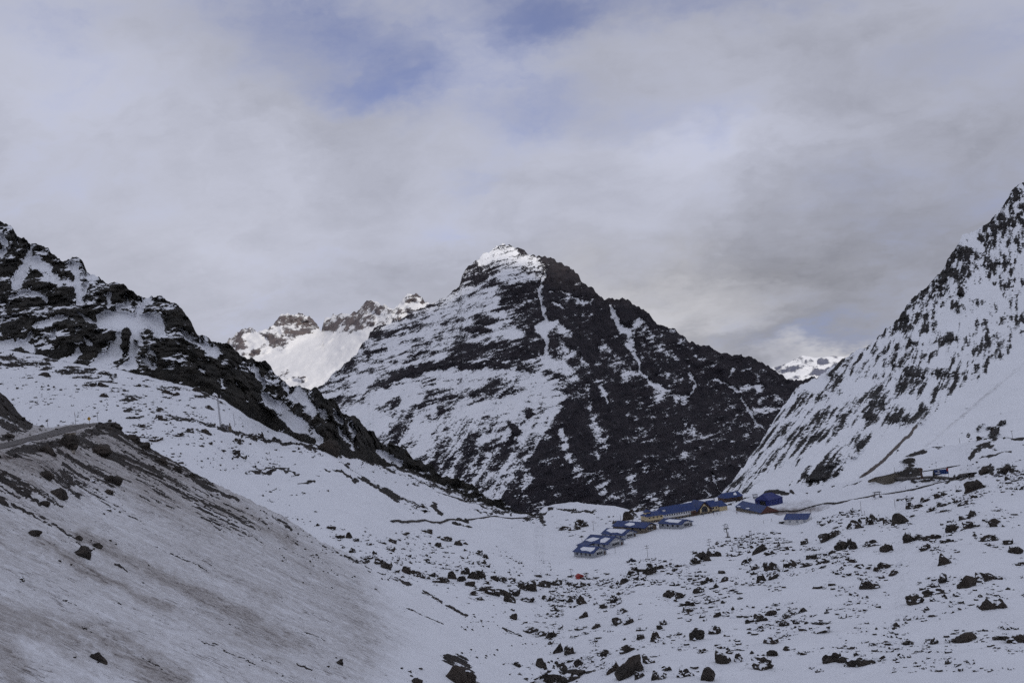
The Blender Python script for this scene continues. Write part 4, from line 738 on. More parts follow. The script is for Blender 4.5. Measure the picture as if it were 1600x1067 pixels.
ORD = ['', 'second ', 'third ', 'fourth ', 'fifth ', 'sixth ', 'seventh ', 'eighth ', 'ninth ', 'tenth ', 'eleventh ', 'twelfth ']
def cell_of(zone, px, py):
    # where a boulder lies, told by things one can find in the picture
    if zone in ('RIGHT', 'CENTRE'):
        m = min(MARKS, key=lambda q: abs(q[0] - px))[1]
        band = 'far up' if py < 850 else ('high' if py < 900 else ('midway down' if py < 960 else ('low down' if py < 1010 else 'near the edge')))
        return f'{band} below {m}'
    if zone == 'VILL': return 'among the chalets' if py < 850 else 'at the near rim of the flat'
    if zone == 'LEFT': return ('under the thin track' if py < 850 else 'at the lip of the gully') + (' near the bank' if px < 620 else ' toward the red hut')
    if zone == 'UPPER': return ('above the road bend' if px < 260 else ('around the radio mast' if px < 345 else 'right of the radio mast')) + (' high up' if py < 650 else ' lower down')
    if zone == 'BANK': return ('on the bank below the road' if py < 760 else ('midway down the bank' if py < 900 else 'at the bank foot'))
    return 'on the knoll beside the wall'
cells = {}
for area, zone, i, b, where, grp in allb[:290]: cells.setdefault(cell_of(zone, b[0], b[1]), []).append((b[0], zone, i))
RANK = {}
for c, l in cells.items():
    l.sort()
    for k, (x, zone, i) in enumerate(l):
        n_ = len(l); RANK[(zone, i)] = '' if n_ == 1 else ('leftmost ' if k == 0 else ('rightmost ' if k == n_ - 1 else (ORD[k] if k < 12 else f'{k + 1}th ') + 'from left '))
stones = []      # (location, scale xyz, yaw, variant)
nb = 0
for area, zone, i, (px, py, wd, ht), where, grp in allb:
    p = on(px, py); s = mpp(p)
    wx = wd * s * 0.67; hz = min(ht * s * 0.88, wx * 1.15); dy = max(wx * 0.8, hz * 0.7)
    zc = hz * 0.02
    pos = Vector((p.x, p.y + dy * 0.35, p.z + zc))
    if nb < 290:
        o = bpy.data.objects.new('boulder', ROCKS_B[rnd.randrange(8)] if zone in ('BANK', 'KNOLL') or (lab_ := SPECIAL.get((zone, i))) else (ROCKS if area > 60 else ROCKS_S)[rnd.randrange(14)]); C.objects.link(o)
        o.location = pos; o.scale = (wx, dy, hz); o.rotation_euler = (rnd.uniform(-.15, .15), rnd.uniform(-.2, .2) + ROLL * .5, rnd.choice((0, math.pi)) + rnd.uniform(-.5, .5))
        lab = SPECIAL.get((zone, i))
        size = 'large' if area > 160 else ('middling' if area > 60 else 'small')
        shape = 'squat' if wd > 2.0 * ht else ('upright' if ht > 0.85 * wd else 'blocky')
        if lab: tag(o, lab, 'boulder', grp)
        else:
            rk_ = RANK[(zone, i)]
            tag(o, (f'{size} {shape} boulder, {rk_}{cell_of(zone, px, py)}').replace('  ', ' '), 'boulder', grp)
        nb += 1
    else: stones.append((pos, (wx, dy, hz), rnd.uniform(0, 6), rnd.randrange(4)))
    for k in range(7 if area > 60 else 4):     # loose stones round every boulder
        q = on(px + rnd.gauss(0, 1) * (wd * .8 + 4), py + rnd.gauss(0, 1) * (ht * .35 + 1.5)); ss = mpp(q); r0 = (0.5 + rnd.random() ** 2 * 2.6) * ss
        stones.append((q + Vector((0, 0, r0 * .1)), (r0 * rnd.uniform(1, 1.9), r0 * 1.1, r0 * rnd.uniform(.5, .9)), rnd.uniform(0, 6), rnd.randrange(4)) + ((1,) if zone == 'BANK' else ()))
def scatter(n_, poly_fn, smin, smax):
    c = 0
    while c < n_:
        px, py, dens = poly_fn(); 
        if rnd.random() > dens: continue
        q = on(px, py); ss = mpp(q); r0 = (smin + rnd.random() ** 2.2 * (smax - smin)) * ss
        stones.append((q + Vector((0, 0, r0 * .2)), (r0 * rnd.uniform(.8, 1.6), r0 * 1.1, r0 * rnd.uniform(.65, 1.15)), rnd.uniform(0, 6), rnd.randrange(4)) + ((1,) if px < 900 and py > TOP_B(px) - 3 else ())); c += 1
def nz2(px, py, s): return float(pnoise(np.array([px / s]), np.array([py / (s * .45)]), np.array([2.2]))[0])
def fn_right():
    px = rnd.uniform(860, 1640); lo = 900 - (px - 900) * .235; py = lo + (1050 - lo) * rnd.random() ** 1.5
    return px, py, max(0, nz2(px, py, 60) + .35 * nz2(px + 99, py, 22) + .05) * 2.2
def fn_left():
    t = rnd.random(); px = rnd.uniform(440, 860); lo = 800 + (px - 440) * .16; py = rnd.uniform(lo, lo + 85)
    return px, py, max(0, nz2(px, py, 40)) * 2
def fn_upper():
    px = rnd.uniform(0, 520); lo = TOP_G(px) + 4; py = lo + (105 + px * .03) * rnd.random()
    return px, py, max(0.03, nz2(px, py, 55)) * 1.8
def fn_crest():
    px = rnd.uniform(0, 480); py = TOP_B(px) + 3 + abs(rnd.gauss(0, 22)); return px, py, (1.0 if px < 260 else 0.5)
def fn_brink():
    px = rnd.uniform(560, 850); py = TOP_G(px) + abs(rnd.gauss(0, 9)) + 1; return px, py, 0.8
def fn_bankedge():
    px = rnd.uniform(430, 860); py = TOP_B(px) + abs(rnd.gauss(0, 6)) - 1; return px, py, 0.8
def fn_bank():
    px = rnd.uniform(0, 700); py = rnd.uniform(TOP_B(px) + 10, 1066); return px, py, 0.5
def fn_gully():
    px = rnd.uniform(720, 1000); py = rnd.uniform(890, 1040); return px, py, max(0, nz2(px, py, 35)) * 2
def fn_row():
    px = rnd.uniform(560, 1010); py = 868 + (px - 560) * .085 + rnd.gauss(0, 9) + (14 if px > 760 else 0); return px, py, 0.9
def fn_knoll():
    px = rnd.uniform(1400, 1620); py = rnd.uniform(690, 775); return px, py, max(0.02, nz2(px, py, 30)) * 1.5
scatter(2300, fn_right, .6, 5.5); scatter(420, fn_right, 2.6, 7.5); scatter(170, fn_row, 1.2, 6.0); scatter(340, fn_left, .4, 2.6); scatter(800, fn_upper, .5, 3.2); scatter(260, fn_crest, .5, 2.6); scatter(160, fn_brink, .6, 2.6); scatter(140, fn_bankedge, .4, 1.6); scatter(170, fn_bank, .25, 1.0); scatter(260, fn_gully, .5, 2.8); scatter(120, fn_knoll, .5, 2.2)
def stones_mesh(stones, mat, label):
    Vs, Fs, base = [], [], 0
    protos = []
    for k in range(4):
        me = rock_mesh(90 + k, 1)
        v = np.array([x.co[:] for x in me.vertices]); f = np.array([list(p.vertices) for p in me.polygons]); protos.append((v, f)); bpy.data.meshes.remove(me)
    for pos, scl, yaw, k in stones:
        v, f = protos[k]; c_, s_ = math.cos(yaw), math.sin(yaw)
        q = np.stack([v[:, 0] * c_ - v[:, 1] * s_, v[:, 0] * s_ + v[:, 1] * c_, v[:, 2]], -1) * np.array(scl) + np.array(pos)
        Vs.append(q); Fs.append(f + base); base += len(v)
    o = mesh_np('stones', np.concatenate(Vs), np.concatenate(Fs), mat, smooth=False, tri=True)
    tag(o, label, kind='stuff')
stones_mesh([q for q in stones if len(q) == 4], M_rock, 'countless small dark stones poking out of the snow')
stones_mesh([q[:4] for q in stones if len(q) == 5], M_bare, 'loose dark stones strewn over the dirty bank and its crest')

# ------------------------------------------------------------------ buildings
def snow_patch(parent, pts, z_of, th=0.22):
    bm = bmesh.new(); up = [bm.verts.new((x, y, z_of(x) + 0.16 + th)) for x, y in pts]; lo = [bm.verts.new((x * 1.0, y, z_of(x) + 0.13)) for x, y in pts]
    m = len(pts); bm.faces.new(up); bm.faces.new(lo[::-1])
    for i in range(m): bm.faces.new((lo[i], lo[(i + 1) % m], up[(i + 1) % m], up[i]))
    return obj('snow_patch', bm, M_snow, parent)
def gable_roof(bm, hw, y0, y1, eave, ridge, ov=0.6, th=0.25):
    k = (ridge - eave) / hw; e = eave - ov * k
    prism(bm, [(-hw - ov, e), (0, ridge), (hw + ov, e), (hw + ov, e + th), (0, ridge + th), (-hw - ov, e + th)], 'y', y0, y1)
def roof_slab(bm, pts_lo, pts_hi, th=0.25):
    lo = [bm.verts.new(p) for p in (*pts_lo, *pts_hi)]; hi = [bm.verts.new((p[0], p[1], p[2] + th)) for p in (*pts_lo, *pts_hi)]
    bm.faces.new(lo[::-1]); bm.faces.new(hi)
    for i in range(4): bm.faces.new((lo[i], lo[(i + 1) % 4], hi[(i + 1) % 4], hi[i]))
def frame_from(a, b):
    """a, b: ground pixels of the left and right corner of the facade; returns origin (a), angle of the facade, its length"""
    A, B = on(*a, near=False), on(*b, near=False); zc = (A.z + B.z) / 2
    ang = math.atan2(B.y - A.y, B.x - A.x); return Vector((A.x, A.y, zc)), ang, math.hypot(B.x - A.x, B.y - A.y)
CH_ANG = R(40)
def chalet(label, a, b, L, eave, ridge, patches, wallm=M_grey, timber=False, grp='blue roofed chalets', annex=None):
    A, ang, wd = frame_from(a, b); ang = CH_ANG; tx = A.x / A.y
    wd = (b[0] - a[0]) * A.y / F / (math.cos(ang) - tx * math.sin(ang)); hw = wd / 2
    mid = A + Vector((math.cos(ang), math.sin(ang), 0)) * hw
    t = thing('chalet', label, 'chalet', mid, ang, grp)
    bm = bmesh.new(); prism(bm, [(-hw, -3), (hw, -3), (hw, eave), (0, ridge), (-hw, eave)], 'y', 0, L); obj('wall', bm, wallm, t)
    bm = bmesh.new(); gable_roof(bm, hw, -0.7, L + 0.6, eave, ridge); obj('roof', bm, M_blue, t)
    bm = bmesh.new(); e = 0.35                                   # barge boards along the gable
    for s in (-1, 1):
        prism(bm, [(s * (hw + .6), eave - .6 * (ridge - eave) / hw - .3), (0, ridge - .3), (0, ridge), (s * (hw + .6), eave - .6 * (ridge - eave) / hw)], 'y', -0.80, -0.71)
    obj('gable_trim', bm, M_blue, t)
    w0 = hw * .42
    for k in range(3):
        x = -w0 + (2 * w0) * (k + .5) / 3
        wn = obj('window', box(x - w0 / 3 * .8, x + w0 / 3 * .8, -0.10, 0.05, eave * .30, eave * .85), M_glass, t)
        obj('lintel', box(x - w0 / 3 * .8, x + w0 / 3 * .8, -0.16, -0.11, eave * .85, eave * .92), M_white, wn); obj('sill', box(x - w0 / 3 * .8, x + w0 / 3 * .8, -0.16, -0.11, eave * .23, eave * .30), M_white, wn)
    obj('gable_panel', box(-w0 * 1.15, w0 * 1.15, -0.08, 0.04, eave * .98, eave * 1.22), M_white, t)
    if timber:
        for k in range(5):
            x = -hw + 2 * hw * (k + .5) / 5
            obj('timber_post', box(x - .2, x + .2, -0.2, 0.03, -1, eave + (ridge - eave) * (1 - abs(x) / hw) - .15), M_brown, t)
    for k in range(4):
        y = L * (k + .6) / 4.4; obj('window', box(-hw - 0.08, -hw + .05, y - .8, y + .8, eave * .35, eave * .8), M_glass, t)
    obj('door', box(hw * .62, hw * .82, -0.09, 0.04, 0, 2.0), M_brown, t)
    kk = (ridge - eave) / hw
    for pts in patches: snow_patch(t, [(-hw * x, L * y) for x, y in pts], lambda x: ridge - abs(x) * kk + .12)
    bm = bmesh.new(); tube(bm, (hw * .35, L * .6, ridge - 1), (hw * .35, L * .6, ridge + .8), .22); obj('chimney', bm, M_steel, t)
    if annex:
        x0, x1, y0, y1 = annex
        an = obj('annex', box(-hw - x1, -hw - .02, y0, y1, -3, eave * .72), wallm, t)
        bm = bmesh.new(); roof_slab(bm, [(-hw - x1 - .5, y0 - .4, eave * .74), (-hw - x1 - .5, y1 + .4, eave * .74)], [(-hw - .6, y1 + .4, eave * .98), (-hw - .6, y0 - .4, eave * .98)]); obj('roof', bm, M_blue, an)
    return t
P1 = [[(.25, .10), (.32, .45), (.30, .72), (.62, .78), (.86, .62), (.80, .38), (.92, .12), (.55, .06)]]
chalet('blue roofed chalet lowest in the row, nearest the red hut', (926.5, 872), (949, 868.5), 16, 2.8, 5.4, P1)
chalet('biggest blue roofed chalet with two snow patches, second from the bottom', (949.5, 858), (976.5, 852), 21, 3.0, 6.4, [[(.35, .08), (.30, .30), (.60, .40), (.95, .30), (.9, .12)], [(.45, .5), (.4, .8), (.8, .98), (.95, .70), (.7, .55)]], annex=(0, 6, 12, 20.8))
chalet('snow covered blue roofed chalet in the middle of the row', (975, 843), (995, 839), 20, 2.8, 5.2, [[(.12, .10), (.15, .85), (.5, .92), (.85, .6), (.7, .35), (.88, .12)]])
chalet('long blue roofed chalet with a brown timber gable', (1007.5, 833), (1027, 829), 29, 3.2, 5.6, [[(.35, .42), (.3, .58), (.75, .66), (.95, .45), (.6, .36)]], wallm=M_stone, timber=True)
chalet('blue roofed chalet standing alone in front of the long lodge', (1064, 826.3), (1083, 823), 19, 2.9, 5.0, [[(.25, .12), (.22, .72), (.62, .80), (.8, .55), (.82, .15)]])

def lodge():
    A, ang, Ln = frame_from((1013, 818.5), (1137, 796.5)); k = Ln / 96.0; D = 13.0
    t = thing('lodge', 'long cream lodge with blue roof and an arched gable window', 'lodge', A, ang)
    def seg(name, u0, u1, eave, ridge, wallm, v0=0.0, v1=D, hip0=0, hip1=0, base=True, roofm=M_blue):
        u0, u1 = u0 * k, u1 * k; vm = (v0 + v1) / 2
        wl = obj('wall', box(u0, u1, v0, v1, 1.6 if base else -3, eave), wallm, t)
        if base: obj('stone_plinth', box(u0 - .05, u1 + .05, v0 - .12, v1 + .1, -4, 1.59), M_stone, t)
        bm = bmesh.new(); o = .55; s = (ridge - eave) / (vm - v0)
        e = eave - o * s + .12
        v = [bm.verts.new(p) for p in ((u0 - o, v0 - o, e), (u1 + o, v0 - o, e), (u1 + o, v1 + o, e), (u0 - o, v1 + o, e), (u0 - o + hip0, vm, ridge + .12), (u1 + o - hip1, vm, ridge + .12))]
        for f in ((0, 1, 5, 4), (1, 2, 5), (2, 3, 4, 5), (3, 0, 4), (3, 2, 1, 0)): bm.faces.new([v[i] for i in f])
        rf = obj('roof', bm, roofm, t); return wl, rf
    def win(u, z0, z1, wd, y=-0.06, m=M_glass):
        wn = obj('window', box(u - wd / 2, u + wd / 2, y - .02, y + .1, z0, z1), m, t); return wn
    seg('west', 0, 18, 4.7, 7.0, M_cream, -.3, D - 2, hip0=2.5)
    seg('long', 18.1, 57.9, 4.5, 8.8, M_white, hip0=2.0)
    bm = bmesh.new(); boxg(bm, 1.0 * k, 6.5 * k, 3.5, 7.5, 5.4, 7.2)       # little turret on the west end
    tr = obj('roof_turret', bm, M_cream, t)
    bm = bmesh.new(); p = [bm.verts.new(q) for q in ((.2 * k, 2.7, 7.2), (7.3 * k, 2.7, 7.2), (7.3 * k, 8.3, 7.2), (.2 * k, 8.3, 7.2), (3.7 * k, 5.5, 9.2))]
    for f in ((0, 1, 4), (1, 2, 4), (2, 3, 4), (3, 0, 4), (3, 2, 1, 0)): bm.faces.new([p[i] for i in f])
    obj('roof', bm, M_blue, tr)
    for i in range(4): win((2.2 + i * 4.5) * k, 3.1, 4.1, 1.8 * k, -.36)
    for i in range(3): win((7 + i * 4.5) * k, 0.4, 1.4, 1.2 * k, -.48)
    obj('door', box(8.4 * k, 10.2 * k, -.55, -.4, -.6, 1.7), M_brown, t)
    for i in range(13):
        wn = win((20.5 + i * 2.85) * k, 2.9, 3.9, 1.25 * k)
        obj('frame', box((20.5 + i * 2.85) * k - .75 * k, (20.5 + i * 2.85) * k + .75 * k, -.12, -.09, 3.92, 4.05), M_grey, wn)
    for i in range(9): win((21 + i * 4.0) * k, .1, 1.1, 1.8 * k, -.18)
    obj('entrance', box(51.5 * k, 58 * k, -1.4, -.05, -3, 2.6), M_brown, t)
    bm = bmesh.new(); roof_slab(bm, [(51 * k, -1.9, 2.65), (58 * k, -1.9, 2.65)], [(58 * k, -.02, 3.4), (51 * k, -.02, 3.4)]); obj('entrance_roof', bm, M_rust, t)
    # gable block, ridge running back
    u0, u1 = 58 * k, 75.5 * k; um = (u0 + u1) / 2; e, r_ = 3.6, 9.2
    bm = bmesh.new(); prism(bm, [(u0, 1.6), (u1, 1.6), (u1, e), (um, r_), (u0, e)], 'y', -1.5, D); obj('wall', bm, M_brown, t)
    bm = bmesh.new(); prism(bm, [(u0 + 1.6, 1.65), (u1 - 1.6, 1.65), (u1 - 1.6, e - .2), (um, r_ - 1.6), (u0 + 1.6, e - .2)], 'y', -1.62, -1.52); obj('gable_panel', bm, M_cream, t)
    obj('stone_plinth', box(u0 - .05, u1 + .05, -2.2, D - .05, -4, 1.58), M_stone, t)
    bm = bmesh.new(); s = (r_ - e) / (um - u0); o = .8
    prism(bm, [(u0 - o, e - o * s), (um, r_), (u1 + o, e - o * s), (u1 + o, e - o * s + .3), (um, r_ + .3), (u0 - o, e - o * s + .3)], 'y', -2.3, D + .8); obj('roof', bm, M_blue, t)
    bm = bmesh.new(); arc = [(um + 2.4 * math.cos(a), 3.9 + 2.2 * math.sin(a)) for a in [math.pi * i / 10 for i in range(11)]]
    prism(bm, [(um + 2.4, 1.9)] + arc + [(um - 2.4, 1.9)], 'y', -1.72, -1.63); aw = obj('arched_window', bm, M_glass, t)
    obj('mullion', box(um - .1, um + .1, -1.78, -1.73, 1.95, 6.0), M_brown, aw); obj('mullion', box(um - 2.3, um - .12, -1.78, -1.73, 3.8, 3.95), M_brown, aw); obj('mullion', box(um + .12, um + 2.3, -1.78, -1.73, 3.8, 3.95), M_brown, aw)
    for q in (-1, 1): obj('timber_post', box(um + q * 4.0 - .18, um + q * 4.0 + .18, -1.75, -1.63, 1.66, 4.6), M_brown, t)
    for i in range(4): obj('window', box(u0 + 2 + i * 3.0, u0 + 3.6 + i * 3.0, -2.28, -2.18, .2, 1.2), M_glass, t)
    seg('east', 76.4, 85.5, 4.6, 8.2, M_cream, .4, D - 1, hip1=1.0)
    seg('end', 86.2, 96, 3.8, 7.0, M_cream, .2, D - 2, hip1=1.6, base=False)
    for i in range(2): win((79 + i * 4) * k, 2.7, 3.8, 1.9 * k, .34)
    for i in range(2): win((79 + i * 4) * k, .3, 1.2, 1.9 * k, .2)
    bm = bmesh.new(); tube(bm, (86 * k, 6, 6), (86 * k, 6, 9.6), .35); obj('chimney', bm, M_steel, t)
    obj('dormer', box(20 * k, 23 * k, 2.2, 4.2, 5.6, 7.0), M_white, t)
lodge()

def shed():
    A, ang, Ln = frame_from((1150, 797.5), (1190, 803.5)); D = 12.0
    t = thing('long_shed', 'long low blue roofed shed with a rusty red hipped end', 'shed', A, ang)
    obj('wall', box(0, Ln, 0, D, -3, 2.0), M_stone, t)
    bm = bmesh.new(); o = .6
    v = [bm.verts.new(p) for p in ((-o, -o, 1.9), (Ln + o, -o, 1.9), (Ln + o, D + o, 1.9), (-o, D + o, 1.9), (-o, D / 2, 5.4), (Ln - 3, D / 2, 5.4))]
    for f in ((0, 1, 5, 4), (2, 3, 4, 5), (3, 0, 4), (3, 2, 1, 0)): bm.faces.new([v[i] for i in f])
    obj('roof', bm, M_blue, t)
    bm = bmesh.new(); v = [bm.verts.new(p) for p in ((Ln + o + .02, -o, 1.9), (Ln + o + .02, D + o, 1.9), (Ln - 2.9, D / 2, 5.4), (Ln + o + .3, -o, 1.6), (Ln + o + .3, D + o, 1.6))]
    for f in ((0, 1, 2), (0, 3, 4, 1), (0, 2, 3), (2, 1, 4), (2, 4, 3)): bm.faces.new([v[i] for i in f])
    obj('hip_end', bm, M_rust, t)
    obj('end_wall', box(Ln + .02, Ln + .3, -.2, D + .2, -3, 1.55), M_brown, t)
    for i in range(7): obj('window', box(2 + i * Ln / 7.5, 3.6 + i * Ln / 7.5, -.10, .04, .4, 1.4), M_glass, t)
    sp = lambda pts: snow_patch(t, pts, lambda x: 0)
    for u in (3.0, 17.0):
        bm = bmesh.new(); prism(bm, [(u, -.4), (u + 3.6, -.2), (u + 3.0, 1.6), (u + .6, 1.3)], 'z', 2.5, 2.9); obj('snow_patch', bm, M_snow, t)
    bm = bmesh.new(); tube(bm, (Ln * .55, D / 2, 5), (Ln * .55, D / 2, 6.4), .3); obj('chimney', bm, M_steel, t)
shed()
def hall():
    A, ang, Ln = frame_from((1202, 790.5), (1223.5, 785.5)); D = 12.5
    t = thing('blue_hall', 'tall deep blue hall with blue walls and roof at the road end', 'hall', A, ang)
    obj('wall', box(0, Ln, 0, D, -3, 4.2), M_bluew, t)
    bm = bmesh.new(); o = .5
    v = [bm.verts.new(p) for p in ((-o, -o, 4.1), (Ln + o, -o, 4.1), (Ln + o, D + o, 4.1), (-o, D + o, 4.1), (2.0, D / 2, 8.4), (Ln - 4.0, D / 2, 8.0))]
    for f in ((0, 1, 5, 4), (1, 2, 5), (2, 3, 4, 5), (3, 0, 4), (3, 2, 1, 0)): bm.faces.new([v[i] for i in f])
    obj('roof', bm, M_bluew, t)
    for i in range(5): obj('wall_rib', box(Ln * (i + .5) / 5 - .12, Ln * (i + .5) / 5 + .12, -.15, -.01, -2, 4.0), M_blue, t)
    obj('door', box(-.12, -.01, 3, 8, -1, 3.4), M_black, t)
hall()
def back_house():
    A, ang, Ln = frame_from((1133, 785), (1161, 780)); D = 11
    t = thing('back_house', 'blue roofed house with a snow patch behind the lodge', 'house', A, ang)
    obj('wall', box(0, Ln, 0, D, -3, 3.0), M_brown, t)
    bm = bmesh.new(); o = .6
    v = [bm.verts.new(p) for p in ((-o, -o, 2.9), (Ln + o, -o, 2.9), (Ln + o, D + o, 2.9), (-o, D + o, 2.9), (1, D / 2, 6.4), (Ln - 1, D / 2, 6.4))]
    for f in ((0, 1, 5, 4), (1, 2, 5), (2, 3, 4, 5), (3, 0, 4), (3, 2, 1, 0)): bm.faces.new([v[i] for i in f])
    obj('roof', bm, M_blue, t)
    bm = bmesh.new(); v0 = [(Ln * .55, 1.2, 4.2), (Ln * .72, 1.0, 4.1), (Ln * .75, 3.6, 5.6), (Ln * .62, 3.0, 5.3)]
    roof_slab(bm, v0[:2], v0[2:], .3); obj('snow_patch', bm, M_snow, t)
    for i in range(4): obj('window', box(2 + i * Ln / 4.4, 3.5 + i * Ln / 4.4, -.1, .05, 1, 2.2), M_glass, t)
back_house()
def low_store():
    A, ang, Ln = frame_from((1226, 818.5), (1262.5, 814.2)); D = 7
    t = thing('low_store', 'low pale store with a single pitch blue roof on the open snow', 'store', A, ang)
    bm = bmesh.new(); prism(bm, [(0, -3), (D, -3), (D, 4.0), (0, 2.0)], 'x', 0, Ln); obj('wall', bm, M_white, t)
    bm = bmesh.new(); roof_slab(bm, [(-.4, -.6, 1.95), (Ln + .4, -.6, 1.95)], [(Ln + .4, D + .4, 4.25), (-.4, D + .4, 4.25)], .22); obj('roof', bm, M_blue, t)
    for i in range(3): obj('door', box(2.5 + i * Ln / 3.2, 4.0 + i * Ln / 3.2, -.07, .04, 0, 1.6), M_grey, t)
low_store()
def red_hut():
    p = on(907.5, 904); t = thing('red_hut', 'small bright red hut among rocks at the edge of the flat', 'hut', p, R(20))
    bm = bmesh.new(); prism(bm, [(-1.7, -1), (1.7, -1), (1.7, 1.5), (0, 2.4), (-1.7, 1.5)], 'y', 0, 2.8); obj('wall', bm, M_red, t)
    bm = bmesh.new(); gable_roof(bm, 1.7, -.25, 3.05, 1.5, 2.4, .25, .1); obj('roof', bm, M_red, t)
    obj('door', box(-.4, .4, -.06, .03, 0, 1.4), M_rust, t)
red_hut()
def kiosk():
    p = on(1181, 778); t = thing('kiosk', 'tiny dark roofed kiosk on posts left of the blue hall', 'kiosk', p, R(10))
    for x in (-1.3, 1.3):
        for y in (0, 2): obj('post', box(x - .12, x + .12, y - .12, y + .12, -1, 2.5), M_steel, t)
    obj('counter', box(-1.15, 1.15, .2, 1.8, -.5, 1.0), M_grey, t); obj('roof', box(-1.8, 1.8, -.6, 2.6, 2.51, 2.75), M_steel, t)
kiosk()

# ------------------------------------------------------------------ lift machinery, mast, poles
def lift_wheel():
    p = on(1137.5, 839.5); s = mpp(p); t = thing('lift_station', 'leaning ski lift drive tower with big round wheel frames', 'ski lift', p, R(15))
    obj('foot', box(-1.1, 1.1, -1, 1, -1, .45), M_steel, t)
    obj('column', tubes([((-.1, 0, 0), (-.5, 0, 5.2), .34, .26)]), M_wood, t)
    obj('ladder', tubes([((.75, .3, 0), (.35, .2, 3.2), .07), ((1.1, .3, 0), (.7, .2, 3.2), .07)] + [((.75 - i * .05, .3, .5 * i), (1.1 - i * .05, .3, .5 * i), .04) for i in range(1, 6)], 6), M_steel, t)
    obj('platform', box(-1.9, .9, -1, 1, 5.2, 5.55), M_black, t)
    def ring(c, r, tilt, tk):
        bm = bmesh.new(); seg = 20; prev = None; pts = []
        for i in range(seg + 1):
            a = 2 * math.pi * i / seg; pts.append(Vector(c) + Vector((r * math.cos(a), r * .25 * math.sin(a), r * math.sin(a))))
        for a, b in zip(pts[:-1], pts[1:]): tube(bm, a, b, tk, seg=6)
        return bm
    wh = obj('wheel_guard', ring((-.5, 0, 6.9), 1.25, 0, .14), M_steel, t)
    obj('spoke', tubes([((-1.7, 0, 6.9), (.7, 0, 6.9), .08), ((-.5, -.3, 5.7), (-.5, .3, 8.1), .08)]), M_steel, wh)
    obj('lower_wheel', ring((-1.3, 0, 4.3), .85, 0, .12), M_steel, t)
    obj('arm', tubes([((-.8, 0, 7.6), (-2.9, 0, 7.8), .10)]), M_steel, t)
lift_wheel()
def lift_gate():
    p = on(1371, 778); t = thing('lift_gantry', 'small roofed gantry with two posts beside the cleared track', 'gantry', p, R(14))
    for x in (-1.6, 1.6): obj('post', box(x - .15, x + .15, -.15, .15, -1, 3.4), M_steel, t)
    obj('roof', box(-2.4, 2.4, -.9, .9, 3.41, 3.75), M_steel, t); obj('motor_box', box(1.8, 2.9, -.6, .6, -.5, 1.2), M_steel, t); obj('motor_box', box(-2.7, -1.85, -.6, .6, .8, 1.9), M_steel, t)
lift_gate()
def pole(name, label, px, py, top, kind, grp, cat='pole', m=M_wood):
    p = on(px, py); s = mpp(p); hgt = (py - top) * s; r0 = max(.11, .30 * s)
    t = thing(name, label, cat, p, R(10), grp)
    obj('post', tubes([((0, 0, -1), (0, 0, hgt), r0, r0 * .8)]), m, t)
    if kind == 'T2':
        for z in (hgt - .5, hgt - 1.7): obj('crossarm', box(-1.3, 1.3, -r0 - .12, -r0 - .01, z - .1, z + .1), m, t)
    if kind == 'T1': obj('crossarm', box(-1.1, 1.1, -r0 - .12, -r0 - .01, hgt - .4, hgt - .2), m, t)
    if kind == 'lamp':
        bm = bmesh.new(); tube(bm, (0, 0, hgt), (0, 0, hgt + .9), 1.7, .2, 10); obj('hood', bm, M_black, t)
    return t
PG = 'wooden poles on the valley snow'
pole('power_pole', 'power pole with two crossarms standing alone on the open flat', 1012.5, 873, 851, 'T2', PG)
pole('power_pole', 'power pole with crossarms rising behind the dark boulder pile', 1109, 858, 841, 'T2', PG)
pole('power_pole', 'short power pole with one crossarm beside the low frame', 1225.5, 854, 840, 'T1', PG)
pole('lamp_post', 'post with a broad dark hood behind the lowest chalet', 910, 850.5, 838.5, 'lamp', PG, 'lamp post')
pole('power_pole', 'short crossarm pole just left of the red hut', 893, 902, 888, 'T1', PG)
pole('power_pole', 'bare thin pole in front of the lowest chalet gables', 961.5, 864, 852, '', PG)
pole('power_pole', 'crossarm pole on the slope left of the chalets', 928, 830, 814, 'T1', PG)
pole('power_pole', 'thin pole behind the long timber gabled chalet', 970, 814, 803, '', PG)
pole('power_pole', 'bare pole to the right of the low pale store', 1268, 812, 794.5, '', PG)
pole('power_pole', 'tall bare pole below the lift gantry', 1346, 801, 783, '', PG)
pole('power_pole', 'bare pole right of the lift gantry below the track', 1398.5, 792, 778, '', PG)
pole('power_pole', 'slim pole in front of the black crag', 1494.5, 769, 757.5, '', PG)
pole('power_pole', 'stub of pole among the stones below the lift gantry', 1351.5, 805, 797.5, '', PG)
pole('power_pole', 'crossarm pole on the skyline of the right knoll', 1582, 685.5, 672.5, 'T1', PG)
pole('power_pole', 'small post at the left end of the knoll fence line', 1499.5, 690, 684, '', PG)
pole('power_pole', 'thin post on top of the retaining wall', 1398.5, 741.5, 730, '', PG)
pole('marker_stake', 'thin stake left of the low store, farther one', 1205.5, 814, 809.5, '', 'stakes on the piste', 'stake')
pole('marker_stake', 'thin stake between the lift tower and the low store, nearer one', 1193, 818, 812.5, '', 'stakes on the piste', 'stake')
def twin(name, label, px, py, top, gap, grp='twin pole frames'):
    p = on(px, py); s = mpp(p); hgt = (py - top) * s; t = thing(name, label, 'pole frame', p, R(12), grp)
    g = gap * s / 2
    for x in (-g, g): obj('post', tubes([((x, 0, -1), (x, 0, hgt), .16, .13)]), M_wood, t)
    obj('crossbar', box(-g - .4, g + .4, -.30, -.17, hgt - .3, hgt - .05), M_wood, t)
    obj('footing', box(-g - .5, g + .5, -.5, .5, -1, .25), M_steel, t)
twin('pole_frame', 'tall twin pole frame on the flat above the boulder field', 1174, 849.5, 828.5, 2.6)
twin('pole_frame', 'short twin pole frame at the top of the boulder field', 1217, 856, 847.5, 3.2)

